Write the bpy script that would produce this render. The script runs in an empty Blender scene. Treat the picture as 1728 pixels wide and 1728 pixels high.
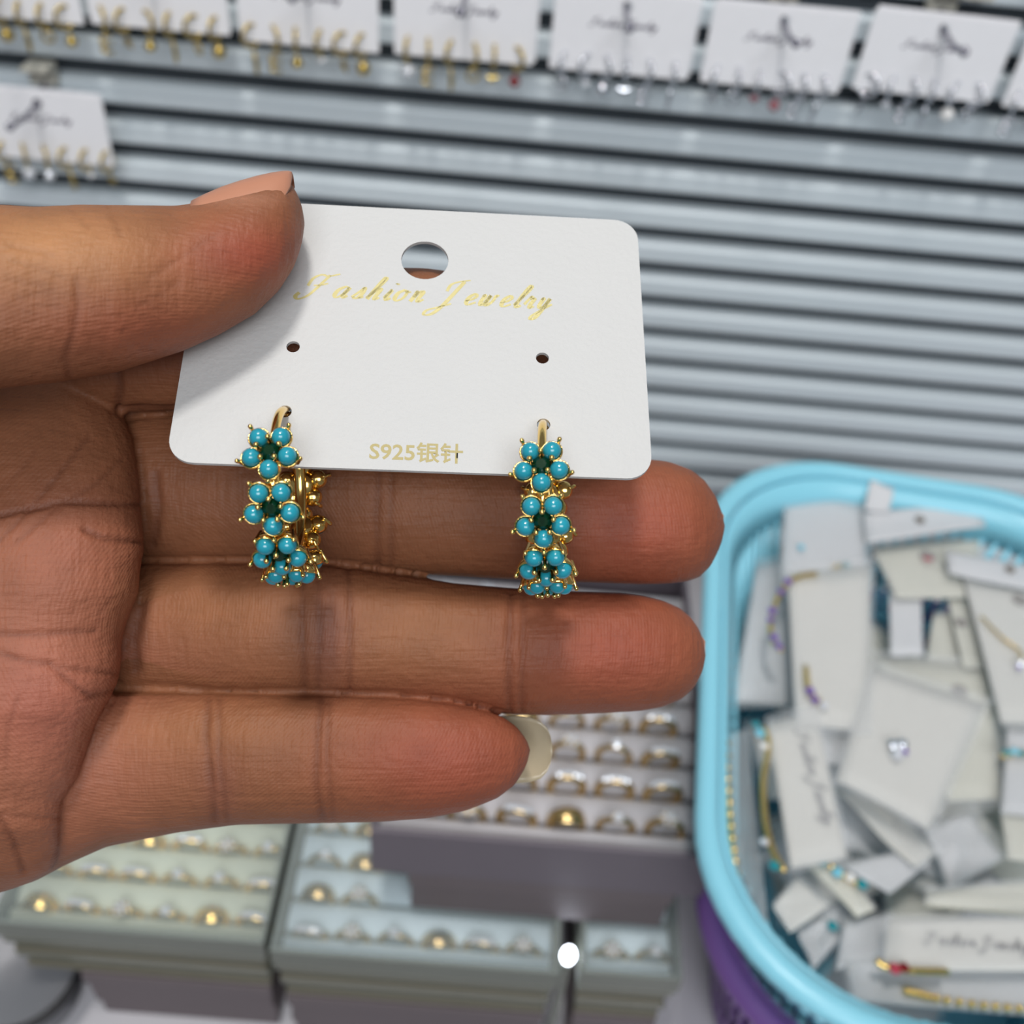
import bpy, bmesh, math, random
import numpy as np
from mathutils import Vector, Matrix

random.seed(7)
rng = np.random.default_rng(7)
sc = bpy.context.scene
COL = sc.collection

# ------------------------------------------------------------------ camera
F = 1728.0                       # focal length in pixels of the 1728 px frame
HC = 0.49                        # camera height above the counter (counter top is z = 0)
PITCH, ROLL, YAW = (math.radians(a) for a in (43.0, 5.6, 1.0))
FW = np.array([math.sin(YAW) * math.cos(PITCH), math.cos(YAW) * math.cos(PITCH), -math.sin(PITCH)])
_r0 = np.array([math.cos(YAW), -math.sin(YAW), 0.0])
_u0 = np.cross(_r0, FW)
CX = math.cos(ROLL) * _r0 + math.sin(ROLL) * _u0
CY = -math.sin(ROLL) * _r0 + math.cos(ROLL) * _u0
C0 = np.array([0.0, 0.0, HC])
cd = bpy.data.cameras.new('camera')
cam = bpy.data.objects.new('camera', cd)
COL.objects.link(cam)
m = Matrix.Identity(4)
for i in range(3):
    m[i][0], m[i][1], m[i][2], m[i][3] = CX[i], CY[i], -FW[i], C0[i]
cam.matrix_world = m
cd.sensor_width = 36.0
cd.lens = 36.0
cd.clip_start = 0.01
cd.clip_end = 20
cd.dof.use_dof = True
cd.dof.focus_distance = 0.118
cd.dof.aperture_fstop = 23.0
sc.camera = cam

# ------------------------------------------------------------------ world, lamps, exposure
w = bpy.data.worlds.new('shop_ambient')
sc.world = w
w.use_nodes = True
w.node_tree.nodes['Background'].inputs[0].default_value = (0.80, 0.85, 0.92, 1)
w.node_tree.nodes['Background'].inputs[1].default_value = 0.18


def area_lamp(name, loc, target, size, power, col, size_y=None):
    d = bpy.data.lights.new(name, 'AREA')
    d.energy = power
    d.color = col
    d.size = size
    if size_y:
        d.shape = 'RECTANGLE'
        d.size_y = size_y
    else:
        d.shape = 'DISK'
    o = bpy.data.objects.new(name, d)
    COL.objects.link(o)
    o.location = loc
    o.rotation_euler = (Vector(target) - Vector(loc)).to_track_quat('-Z', 'Y').to_euler()
    return o


area_lamp('track_spot_lamp', (-0.08, 0.03, 1.50), (0.03, 0.32, 0.2), 0.17, 7.0, (1.0, 0.97, 0.93))
area_lamp('fill_panel_lamp', (0.10, 0.45, 2.05), (0.0, 0.15, 0.3), 0.7, 3.5, (1.0, 0.985, 0.96), 0.5)
area_lamp('fill_panel_lamp', (0.2, -1.7, 1.95), (0.0, 0.475, 0.25), 1.6, 36, (0.95, 0.975, 1.0), 0.9)  # added frontal fill from behind the camera, brightens the wall
sc.view_settings.view_transform = 'Standard'
sc.view_settings.look = 'None'
sc.view_settings.gamma = 1.0
sc.view_settings.use_curve_mapping = False
sc.view_settings.exposure = 0.0


# ------------------------------------------------------------------ pixel helpers
def ray(x, y):
    return FW + CX * (x - 864) / F - CY * (y - 864) / F


def onz(x, y, z):
    d = ray(x, y)
    return C0 + d * ((z - HC) / d[2])


def ony(x, y, Y):
    d = ray(x, y)
    return C0 + d * (Y / d[1])


def atd(x, y, d):
    return C0 + ray(x, y) * d


def onplane(x, y, p0, n):
    d = ray(x, y)
    n = np.asarray(n, float)
    return C0 + d * (np.dot(np.asarray(p0) - C0, n) / np.dot(d, n))


def lin(c):
    return tuple(((v / 255) / 12.92 if v <= 10 else (((v / 255) + 0.055) / 1.055) ** 2.4) for v in c)


# ------------------------------------------------------------------ materials
MATS = {}


def mat(name, rgb, rough=0.5, metal=0.0, var=0.06, scale=200.0, bump=0.0, bscale=800.0, alpha=None, trans=0.0, spec=0.5, ior=1.5, sss=0.0, coat=0.0):
    if name in MATS:
        return MATS[name]
    mt = bpy.data.materials.new(name)
    mt.use_nodes = True
    nt = mt.node_tree
    bs = nt.nodes['Principled BSDF']
    out = nt.nodes['Material Output']
    tc = nt.nodes.new('ShaderNodeTexCoord')
    nz = nt.nodes.new('ShaderNodeTexNoise')
    nz.inputs['Scale'].default_value = scale
    nz.inputs['Detail'].default_value = 4
    nt.links.new(tc.outputs['Object'], nz.inputs['Vector'])
    mix = nt.nodes.new('ShaderNodeMix')
    mix.data_type = 'RGBA'
    b = lin(rgb)
    mix.inputs['A'].default_value = (*[v * (1 - var) for v in b], 1)
    mix.inputs['B'].default_value = (*[min(1, v * (1 + var)) for v in b], 1)
    nt.links.new(nz.outputs['Fac'], mix.inputs['Factor'])
    nt.links.new(mix.outputs['Result'], bs.inputs['Base Color'])
    bs.inputs['Roughness'].default_value = rough
    bs.inputs['Metallic'].default_value = metal
    bs.inputs['Specular IOR Level'].default_value = spec
    bs.inputs['IOR'].default_value = ior
    bs.inputs['Transmission Weight'].default_value = trans
    bs.inputs['Coat Weight'].default_value = coat
    if sss:
        bs.inputs['Subsurface Weight'].default_value = sss
        bs.inputs['Subsurface Radius'].default_value = (0.0008, 0.0008, 0.0008)
        bs.inputs['Subsurface Scale'].default_value = 1.0
    if bump:
        n2 = nt.nodes.new('ShaderNodeTexNoise')
        n2.inputs['Scale'].default_value = bscale
        n2.inputs['Detail'].default_value = 3
        nt.links.new(tc.outputs['Object'], n2.inputs['Vector'])
        bp = nt.nodes.new('ShaderNodeBump')
        bp.inputs['Strength'].default_value = bump
        bp.inputs['Distance'].default_value = 0.0004
        nt.links.new(n2.outputs['Fac'], bp.inputs['Height'])
        nt.links.new(bp.outputs['Normal'], bs.inputs['Normal'])
    if alpha is not None:                      # thin clear film: part of the light passes straight through
        tr = nt.nodes.new('ShaderNodeBsdfTransparent')
        ms = nt.nodes.new('ShaderNodeMixShader')
        ms.inputs[0].default_value = alpha
        nt.links.new(tr.outputs[0], ms.inputs[1])
        nt.links.new(bs.outputs[0], ms.inputs[2])
        nt.links.new(ms.outputs[0], out.inputs['Surface'])
    MATS[name] = mt
    return mt


GOLD = mat('polished_gold', (252, 214, 130), 0.14, 1.0, 0.03, 300)
WGOLD = mat('aged_gold', (196, 172, 104), 0.3, 1.0, 0.1, 300)
DROSE = mat('dusky_rose_crystal', (150, 84, 92), 0.1, 0, 0.2, 900, spec=0.8)
PGOLD = mat('pale_gold', (214, 184, 128), 0.25, 1.0, 0.05, 300)
SILVER = mat('polished_silver', (222, 224, 230), 0.18, 1.0, 0.03, 300)
TURQ = mat('turquoise', (38, 150, 170), 0.16, 0, 0.10, 500, spec=0.5, coat=0.4)
EMER = mat('dark_green_crystal', (8, 46, 24), 0.06, 0, 0.25, 900, spec=0.8)
PAPER = mat('white_card', (197, 197, 196), 0.62, 0, 0.012, 250, bump=0.25, bscale=1500)
WPAPER = mat('hanging_card_white', (244, 243, 246), 0.6, 0, 0.02, 150)
FOIL = mat('gold_foil_print', (196, 184, 122), 0.3, 0.1, 0.3, 2600, bump=0.12, bscale=5000)
INK = mat('dark_violet_print', (92, 84, 104), 0.5, 0.2, 0.1, 900)
SLAT = mat('grey_blue_slat', (212, 221, 226), 0.34, 0.0, 0.035, 12, spec=0.5)
GROOVE = mat('dark_groove_panel', (58, 64, 70), 0.6, 0, 0.05, 30)
COUNTER = mat('white_counter', (205, 203, 208), 0.3, 0, 0.02, 40)
WIRE = mat('hook_steel', (150, 148, 160), 0.25, 0.9, 0.04, 300)
CLIP = mat('hook_plate_plastic', (196, 192, 180), 0.4, 0.1, 0.04, 100)
MAUVE = mat('mauve_cardboard', (104, 94, 97), 0.6, 0, 0.05, 60)
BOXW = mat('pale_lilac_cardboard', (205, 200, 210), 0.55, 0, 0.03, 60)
FOAMW = mat('white_foam', (188, 185, 189), 0.85, 0, 0.02, 200, bump=0.3)
FOAMC = mat('cream_foam', (202, 208, 190), 0.85, 0, 0.02, 200, bump=0.3)
FOAMB = mat('pale_blue_foam', (208, 224, 232), 0.85, 0, 0.02, 200, bump=0.3)
ACRYL = mat('clear_acrylic', (225, 240, 240), 0.05, 0, 0.01, 50, alpha=0.10, spec=0.6)
ACEDGE = mat('acrylic_edge', (118, 122, 112), 0.15, 0, 0.06, 50, alpha=0.85, spec=0.6)
OLIVE = mat('olive_tray_side', (120, 116, 100), 0.35, 0, 0.10, 80)
BLUE = mat('light_blue_plastic', (142, 212, 232), 0.32, 0, 0.02, 30)
PURP = mat('purple_plastic', (128, 92, 160), 0.32, 0, 0.02, 30)
FILM = mat('clear_plastic_film', (228, 230, 232), 0.1, 0, 0.01, 60, alpha=0.26, bump=0.9, bscale=90, spec=1.0)
PCARD = mat('packet_card', (212, 210, 204), 0.6, 0, 0.02, 120)
PCARD2 = mat('packet_card_lilac', (204, 205, 208), 0.6, 0, 0.02, 120)
PCARD3 = mat('packet_card_cream', (208, 206, 192), 0.6, 0, 0.02, 120)
AMETH = mat('violet_crystal', (110, 78, 170), 0.08, 0, 0.2, 900, spec=0.8)
TEAL = mat('teal_crystal', (30, 140, 150), 0.08, 0, 0.2, 900, spec=0.8)
AQUA = mat('aqua_crystal', (120, 200, 222), 0.08, 0, 0.2, 900, spec=0.8)
ROSE = mat('rose_crystal', (176, 60, 76), 0.08, 0, 0.2, 900, spec=0.8)
RED = mat('dark_red_enamel', (118, 16, 20), 0.12, 0, 0.1, 500, spec=0.7)
PEARL = mat('white_pearl', (236, 234, 232), 0.15, 0, 0.02, 300, coat=0.5)
CZ = mat('clear_crystal', (238, 240, 246), 0.04, 0.35, 0.05, 900, spec=0.9)
DARK = mat('black_rubber', (34, 34, 38), 0.5, 0, 0.1, 100)
GREYD = mat('grey_dish_metal', (150, 150, 154), 0.35, 0.5, 0.05, 60)
NAIL = mat('fingernail', (186, 130, 104), 0.36, 0, 0.06, 300, spec=0.4)
NAILP = mat('long_fingernail', (190, 176, 148), 0.28, 0, 0.06, 500, alpha=0.9, coat=0.3)


# ------------------------------------------------------------------ mesh builder
class MB:
    def __init__(s):
        s.v, s.f = [], []

    def add(s, vs, fs):
        o = len(s.v)
        s.v += [tuple(map(float, p)) for p in vs]
        s.f += [tuple(i + o for i in f) for f in fs]
        return s

    def box(s, lo, hi):
        x0, y0, z0 = lo
        x1, y1, z1 = hi
        return s.add([(x0, y0, z0), (x1, y0, z0), (x1, y1, z0), (x0, y1, z0), (x0, y0, z1), (x1, y0, z1), (x1, y1, z1), (x0, y1, z1)],
                     [(3, 2, 1, 0), (4, 5, 6, 7), (0, 1, 5, 4), (1, 2, 6, 5), (2, 3, 7, 6), (3, 0, 4, 7)])

    def tube(s, pts, r, n=8, closed=False, ends=True):
        P = [np.array(p, float) for p in pts]
        k = len(P)
        R = [r] * k if np.isscalar(r) else list(r)
        vs, prev = [], None
        for i in range(k):
            a = P[(i - 1) % k] if (closed or i > 0) else P[0]
            b = P[(i + 1) % k] if (closed or i < k - 1) else P[-1]
            t = b - a
            t /= (np.linalg.norm(t) + 1e-12)
            if prev is None:
                u = np.cross(t, (0.13, 0.31, 0.94))
                if np.linalg.norm(u) < 1e-3:
                    u = np.cross(t, (1, 0, 0))
            else:
                u = prev - t * np.dot(prev, t)
            u /= np.linalg.norm(u)
            prev = u
            q = np.cross(t, u)
            for j in range(n):
                a_ = 2 * math.pi * j / n
                vs.append(P[i] + R[i] * (math.cos(a_) * u + math.sin(a_) * q))
        fs = []
        for i in range(k if closed else k - 1):
            for j in range(n):
                a0, a1 = i * n + j, i * n + (j + 1) % n
                b0, b1 = ((i + 1) % k) * n + j, ((i + 1) % k) * n + (j + 1) % n
                fs.append((a0, a1, b1, b0))
        if not closed and ends:
            fs.append(tuple(range(n - 1, -1, -1)))
            fs.append(tuple((k - 1) * n + j for j in range(n)))
        return s.add(vs, fs)

    def lathe(s, prof, n=24, axis=None):
        # prof: list of (r, z); axis: 4x4 or None
        vs, fs = [], []
        for r_, z_ in prof:
            for j in range(n):
                a_ = 2 * math.pi * j / n
                vs.append((r_ * math.cos(a_), r_ * math.sin(a_), z_))
        for i in range(len(prof) - 1):
            for j in range(n):
                fs.append((i * n + j, i * n + (j + 1) % n, (i + 1) * n + (j + 1) % n, (i + 1) * n + j))
        fs.append(tuple(range(n - 1, -1, -1)))
        fs.append(tuple((len(prof) - 1) * n + j for j in range(n)))
        if axis is not None:
            vs = [tuple(axis @ Vector(v)) for v in vs]
        return s.add(vs, fs)

    def sphere(s, c, r, n=16, k=10, sc_=(1, 1, 1)):
        vs = [(c[0], c[1], c[2] + r * sc_[2])]
        for i in range(1, k):
            t = math.pi * i / k
            for j in range(n):
                a_ = 2 * math.pi * j / n
                vs.append((c[0] + r * sc_[0] * math.sin(t) * math.cos(a_), c[1] + r * sc_[1] * math.sin(t) * math.sin(a_), c[2] + r * sc_[2] * math.cos(t)))
        vs.append((c[0], c[1], c[2] - r * sc_[2]))
        fs = [(0, 1 + j, 1 + (j + 1) % n) for j in range(n)]
        for i in range(k - 2):
            for j in range(n):
                a0 = 1 + i * n + j
                a1 = 1 + i * n + (j + 1) % n
                fs.append((a0, a0 + n, a1 + n, a1))
        L = len(vs) - 1
        fs += [(L, L - n + (j + 1) % n, L - n + j) for j in range(n)]
        return s.add(vs, fs)

    def grid(s, pts):
        # pts: rows x cols of points
        r_, c_ = len(pts), len(pts[0])
        vs = [p for row in pts for p in row]
        fs = [(i * c_ + j, i * c_ + j + 1, (i + 1) * c_ + j + 1, (i + 1) * c_ + j) for i in range(r_ - 1) for j in range(c_ - 1)]
        return s.add(vs, fs)

    def mesh(s, name, smooth=False):
        me = bpy.data.meshes.new(name)
        me.from_pydata(s.v, [], s.f)
        me.validate()
        if smooth:
            me.polygons.foreach_set('use_smooth', [True] * len(me.polygons))
        me.update()
        return me

    def build(s, name, material, parent=None, smooth=False, **tags):
        return obj(name, s.mesh(name, smooth), material, parent, **tags)


def obj(name, me, material, parent=None, **tags):
    o = bpy.data.objects.new(name, me)
    COL.objects.link(o)
    if material is not None:
        if len(me.materials) == 0:
            me.materials.append(material)
        elif me.materials[0] != material:
            o.material_slots[0].link = 'OBJECT'
            o.material_slots[0].material = material
    if parent is not None:
        o.parent = parent
    for k, v in tags.items():
        o[{'cat': 'category'}.get(k, k)] = v
    return o


def thing(name, label, cat, loc=(0, 0, 0), group=None, mw=None):
    o = bpy.data.objects.new(name, None)
    o.empty_display_size = 0.01
    COL.objects.link(o)
    if mw is not None:
        o.matrix_world = mw
    else:
        o.location = loc
    o['label'] = label
    o['category'] = cat
    if group:
        o['group'] = group
    return o


def copy_tree(o, parent=None):
    c = o.copy()
    COL.objects.link(c)
    c.parent = parent
    for ch in list(o.children):
        copy_tree(ch, c)
    return c


def frame(o, x, y, z):
    mm = Matrix.Identity(4)
    for i in range(3):
        mm[i][0], mm[i][1], mm[i][2], mm[i][3] = x[i], y[i], z[i], o[i]
    return mm


def bevel(o, wdt, seg=2):
    md = o.modifiers.new('edge_round', 'BEVEL')
    md.width = wdt
    md.segments = seg
    md.limit_method = 'ANGLE'
    return o


def rrect(x0, y0, x1, y1, r, n=8):
    out = []
    for cx, cy, a0 in ((x1 - r, y1 - r, 0), (x0 + r, y1 - r, 90), (x0 + r, y0 + r, 180), (x1 - r, y0 + r, 270)):
        for i in range(n + 1):
            a = math.radians(a0 + 90 * i / n)
            out.append((cx + r * math.cos(a), cy + r * math.sin(a)))
    return out


def circle(cx, cy, r, n=28):
    return [(cx + r * math.cos(2 * math.pi * i / n), cy + r * math.sin(2 * math.pi * i / n)) for i in range(n)]


def plate_mesh(name, outline, holes, thick):
    cu = bpy.data.curves.new(name, 'CURVE')
    cu.dimensions = '2D'
    cu.fill_mode = 'BOTH'
    cu.extrude = thick / 2
    for lp in [outline] + holes:
        sp = cu.splines.new('POLY')
        sp.points.add(len(lp) - 1)
        for p, q in zip(sp.points, lp):
            p.co = (q[0], q[1], 0, 1)
        sp.use_cyclic_u = True
    t = bpy.data.objects.new('tmp_curve', cu)
    COL.objects.link(t)
    dg = bpy.context.evaluated_depsgraph_get()
    me = bpy.data.meshes.new_from_object(t.evaluated_get(dg))
    me.name = name
    me.materials.clear()
    bpy.data.objects.remove(t)
    bpy.data.curves.remove(cu)
    return me


# ------------------------------------------------------------------ script lettering (calligraphic strokes)
GLY = {
    'a': (0.95, [[(.75, .85), (.45, 1), (.1, .7), (.05, .25), (.3, 0), (.6, .3), (.75, .9)], [(.76, .95), (.68, .3), (.8, 0), (1.0, .2)]]),
    's': (0.75, [[(0, .1), (.35, .75), (.45, 1.0), (.56, .6), (.5, .15), (.25, 0), (.08, .15)], [(.45, .08), (.62, .08), (.8, .2)]]),
    'h': (0.85, [[(0, .1), (.35, 1.2), (.48, 1.85), (.34, 2.0), (.24, 1.4), (.1, 0)], [(.1, .3), (.4, .95), (.6, .9), (.55, .3), (.65, 0), (.88, .2)]]),
    'i': (0.5, [[(0, .2), (.2, .95), (.15, .25), (.28, 0), (.5, .2)], [(.24, 1.45), (.28, 1.52), (.3, 1.45)]]),
    'o': (0.88, [[(.4, 1), (.08, .7), (.08, .2), (.35, 0), (.65, .3), (.65, .8), (.4, 1)], [(.55, .95), (.7, .8), (.92, .85)]]),
    'n': (0.88, [[(0, .8), (.12, .95), (.1, .4), (.05, 0)], [(.07, .4), (.35, .95), (.55, .85), (.5, .3), (.62, 0), (.9, .25)]]),
    'e': (0.72, [[(0, .3), (.4, .5), (.58, .8), (.4, 1.0), (.12, .7), (.1, .25), (.35, 0), (.78, .25)]]),
    'w': (1.1, [[(0, .8), (.12, .95), (.1, .3), (.25, 0), (.45, .3), (.52, .95)], [(.52, .95), (.5, .3), (.66, 0), (.9, .4), (.92, .95), (1.12, .85)]]),
    'l': (0.5, [[(0, .2), (.35, 1.2), (.5, 1.85), (.35, 2.0), (.22, 1.3), (.15, .3), (.3, 0), (.52, .2)]]),
    'r': (0.72, [[(0, .3), (.2, 1.05), (.3, .85), (.5, .85), (.45, .3), (.55, 0), (.76, .2)]]),
    'y': (0.9, [[(0, .8), (.12, .95), (.1, .3), (.28, .05), (.5, .35), (.58, .95)], [(.58, .95), (.5, 0), (.35, -.8), (.08, -1.0), (.0, -.75), (.3, -.3), (.95, .45)]]),
    'F': (1.25, [[(-.72, .25), (-.8, -.1), (-.45, -.32), (.05, .1), (.35, 1.2), (.5, 1.95)], [(-.5, .9), (-.5, 1.6), (-.1, 1.95), (.45, 1.85), (1.15, 2.1)], [(-.1, .95), (.35, 1.02), (.8, 1.2)]]),
    'J': (1.25, [[(.0, 1.1), (-.02, 1.7), (.4, 2.0), (1.15, 2.2)], [(.8, 2.05), (.62, 1.0), (.35, -.3), (.0, -1.0), (-.5, -1.1), (-.5, -.7), (.2, -.35), (.9, .0)]]),
}


def catmull(p, k=6):
    p = [np.array(q, float) for q in p]
    q = [2 * p[0] - p[1]] + p + [2 * p[-1] - p[-2]]
    out = []
    for i in range(1, len(q) - 2):
        for t in np.linspace(0, 1, k, endpoint=False):
            out.append(.5 * ((2 * q[i]) + (-q[i - 1] + q[i + 1]) * t + (2 * q[i - 1] - 5 * q[i] + 4 * q[i + 1] - q[i + 2]) * t * t + (-q[i - 1] + 3 * q[i] - 3 * q[i + 1] + q[i + 2]) * t ** 3))
    out.append(p[-1])
    return out


def script_mesh(name, text, width, pen=0.15):
    mb = MB()
    x = 0.0
    strokes = []
    for ch in text:
        if ch == ' ':
            x += 0.9
            continue
        adv, st = GLY[ch]
        for s_ in st:
            strokes.append([(px + x + .5 * py, py) for px, py in s_])
        x += adv * 1.42
    xs = [p[0] for s_ in strokes for p in s_]
    sc_ = width / (max(xs) - min(xs))
    x0 = min(xs)
    for s_ in strokes:
        pts = catmull(s_)
        L, R = [], []
        for i, p in enumerate(pts):
            t = pts[min(i + 1, len(pts) - 1)] - pts[max(i - 1, 0)]
            t = t / (np.linalg.norm(t) + 1e-9)
            n = np.array([-t[1], t[0]])
            wd = pen * (0.35 + 0.75 * abs(t[1])) * (1.0 if t[1] < 0.2 else 0.75)
            L.append(((p[0] + n[0] * wd / 2 - x0) * sc_, (p[1] + n[1] * wd / 2) * sc_, 0))
            R.append(((p[0] - n[0] * wd / 2 - x0) * sc_, (p[1] - n[1] * wd / 2) * sc_, 0))
        mb.grid([R, L])
    return mb.mesh(name)


SCRIPT_BIG = script_mesh('script_print', 'Fashion Jewelry', 1.0, 0.30)
SCRIPT_INK = script_mesh('script_print_dark', 'Fashion Jewelry', 1.0, 0.34)

# ================================================================== SETTING
D_WALL = 0.475                       # front faces of the slats
PITCHZ = 0.01922
Z0 = 0.3208                          # centre of one dark groove
wall = MB().box((-0.75, D_WALL + 0.0085, 0.0), (0.75, D_WALL + 0.02, 0.62)).build('wall_back', GROOVE, kind='structure')
prof = [(0.0, 0.0058), (-0.0050, 0.0057), (-0.0078, 0.0052), (-0.0085, 0.0042), (-0.0085, 0.0026), (-0.0080, 0.0024), (-0.0080, 0.0020), (-0.0085, 0.0018),
        (-0.0085, -0.0034), (-0.0077, -0.0046), (-0.0060, -0.0050), (0.0, -0.0050)]
mb = MB()
n_ = len(prof)
mb.add([(-0.74, a, b) for a, b in prof] + [(0.74, a, b) for a, b in prof],
       [(i, (i + 1) % n_, n_ + (i + 1) % n_, n_ + i) for i in range(n_)] + [tuple(range(n_ - 1, -1, -1)), tuple(range(n_, 2 * n_))])
slat_me = mb.mesh('slat')
for k in range(-15, 16):
    z = Z0 - PITCHZ * k + PITCHZ / 2
    if 0.012 < z < 0.61:
        o = obj('slat', slat_me, SLAT, wall)
        o.location = (0, D_WALL + 0.0085, z)
MB().box((-0.75, -0.10, -0.03), (0.75, D_WALL + 0.02, 0.0)).build('floor', COUNTER, kind='structure')

# ================================================================== CARDS ON THE WALL
YC = 0.460
CW, CH = 0.0603, 0.0327
card_me = plate_mesh('hanging_card', rrect(-CW / 2, -CH, CW / 2, 0, 0.0008, 3), [circle(0, -0.0055, 0.0024, 20)], 0.0005)


def wall_matrix(x, y, z, rot=0.0):
    # card frame: local x = world x, local y = world z, local z = toward the camera (-y)
    c, s = math.cos(rot), math.sin(rot)
    return frame((x, y, z), (c, 0, s), (-s, 0, c), (0, -1, 0))


def hang_card(x, z, label, rot=0.0, group='white cards hung along the slat wall', y=YC, text=True):
    o = obj('earring_card', card_me, WPAPER, label=label, cat='earring card', group=group)
    o.matrix_world = wall_matrix(x, y, z, rot)
    if text:
        t = obj('lettering', SCRIPT_INK, INK, o, label='dark cursive print')
        t.scale = (0.0285, 0.0285, 0.0285)
        t.location = (-0.0145, -0.0135, 0.0004)
    return o


def hook(x, z, label, clip=True, L=0.045):
    h = thing('display_hook', label, 'hook', (x, D_WALL, z), 'steel hooks on the slat wall')
    MB().box((-0.006, -0.0045, 0.0045), (0.006, 0.0, 0.0125)).box((-0.006, -0.012, 0.0125), (0.006, 0.0, 0.0140)).build('back_plate', CLIP, h)
    MB().tube([(0, 0.0, 0.008), (0, -0.004, 0.005), (0, -0.012, 0.0), (0, -L * .7, -0.0008), (0, -L, 0.0012)], 0.0011, 10).build('rod', WIRE, h, True)
    MB().sphere((0, -L, 0.0012), 0.0019, 12, 8).build('tip_ball', WIRE, h, True)
    return h


# earring prototypes for the wall: hoop + hanging charm
hoop_big = MB().tube([(0, 0.0045 * math.cos(a), 0.0045 * math.sin(a)) for a in np.linspace(0, 2 * math.pi, 25)[:-1]], 0.0008, 8, closed=True).mesh('hoop', True)
link_me = MB().tube([(0, 0, -0.0042), (0.0002, 0, -0.007)], 0.0005, 6).mesh('link', True)


def star_mesh():
    b = MB()
    vs = []
    for i in range(10):
        r_ = 0.003 if i % 2 == 0 else 0.0013
        a = math.pi / 2 + i * math.pi / 5
        vs.append((r_ * math.cos(a), r_ * math.sin(a)))
    b.add([(x, -0.0004, y - 0.0095) for x, y in vs] + [(x, 0.0004, y - 0.0095) for x, y in vs] + [(0, -0.0011, -0.0095), (0, 0.0011, -0.0095)],
          [(i, (i + 1) % 10, 20) for i in range(10)] + [(10 + (i + 1) % 10, 10 + i, 21) for i in range(10)] + [(i, 10 + i, 10 + (i + 1) % 10, (i + 1) % 10) for i in range(10)])
    return b.mesh('star_charm')


def drop_mesh(r=0.0025, L=0.0065):
    pr = [(0.0002, 0)]
    for i in range(1, 10):
        t = i / 10
        pr.append((r * math.sin(math.pi * t ** 1.6) ** 0.9 + 0.0001, -L * t))
    pr.append((0.0002, -L))
    return MB().lathe([(a, b - 0.0062) for a, b in pr], 14).mesh('drop_charm', True)


def gem_mesh(name, r, h, n=8, z=0.0):
    return MB().lathe([(r * .55, z + h * .35), (r, z), (r * .15, z - h * .65)], n).mesh(name)


CHARM = {
    'star': star_mesh(),
    'drop': drop_mesh(),
    'long': MB().tube([(0, 0, -0.0065), (0.0003, 0, -0.012), (0, 0, -0.0165)], [0.0005, 0.0012, 0.0008], 8).mesh('bar_charm', True),
    'ball': MB().sphere((0, 0, -0.0098), 0.0030, 16, 10).mesh('ball_charm', True),
    'gem': MB().lathe([(0.0012, -0.0068), (0.0022, -0.0078), (0.0003, -0.0100)], 8).mesh('gem_charm'),
    'twist': MB().tube([(0.0022 * math.cos(t), 0.0016 * math.sin(t), -0.0075 - t * 0.0006) for t in np.linspace(0, 13, 50)], 0.0008, 6).mesh('twist_charm', True),
    'ring': MB().tube([(0.0026 * math.cos(a), 0, -0.0090 + 0.0026 * math.sin(a)) for a in np.linspace(0, 2 * math.pi, 21)[:-1]], 0.0006, 6, closed=True).mesh('ring_charm', True),
}
CHNAME = {'star': 'star charm', 'drop': 'teardrop charm', 'long': 'bar charm', 'ball': 'ball charm', 'gem': 'small crystal', 'twist': 'twisted charm', 'ring': 'ring charm'}


def wall_earring(x, z, metal, charm, cmat, label, group, twist=0.0, yoff=0.0):
    e = thing('hoop_earring', label, 'earring', (x, YC - 0.0012 + yoff, z), group)
    e.rotation_euler = (0.08, 0, twist)
    obj('hoop', hoop_big, metal, e)
    obj('link', link_me, metal, e)
    obj('charm', CHARM[charm], cmat or metal, e)
    return e


cards = [
    (-0.2275, 'card above the lone card', WGOLD, 'gold'),
    (-0.1640, 'card next to the one above the lone', WGOLD, 'gold'),
    (-0.0992, 'card beside the red drop gold card', WGOLD, 'gold'),
    (-0.0325, 'card with the red drop', WGOLD, 'gold'),
    (0.0352, 'silver card beside the red drop card', SILVER, 'silver'),
    (0.1015, 'card with rose stones', SILVER, 'silver'),
    (0.1682, 'card with the pearl', SILVER, 'silver'),
    (0.2345, 'card past the pearl card', SILVER, 'silver'),
]
kinds = [
    ['star', 'twist', 'ball', 'long', 'ring', 'drop'],
    ['twist', 'star', 'drop', 'long', 'ring', 'ball'],
    ['long', 'twist', 'drop', 'gem', 'star', 'ball'],
    ['ball', 'twist', 'long', 'ring', 'star', 'drop'],
    ['ring', 'gem', 'ball', 'star', 'twist', 'long'],
    ['star', 'ring', 'gem', 'drop', 'twist', 'long'],
    ['star', 'gem', 'twist', 'long', 'ball', 'ring'],
    ['twist', 'ring', 'gem', 'star', 'long', 'ball'],
]
ZT = 0.3602
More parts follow.
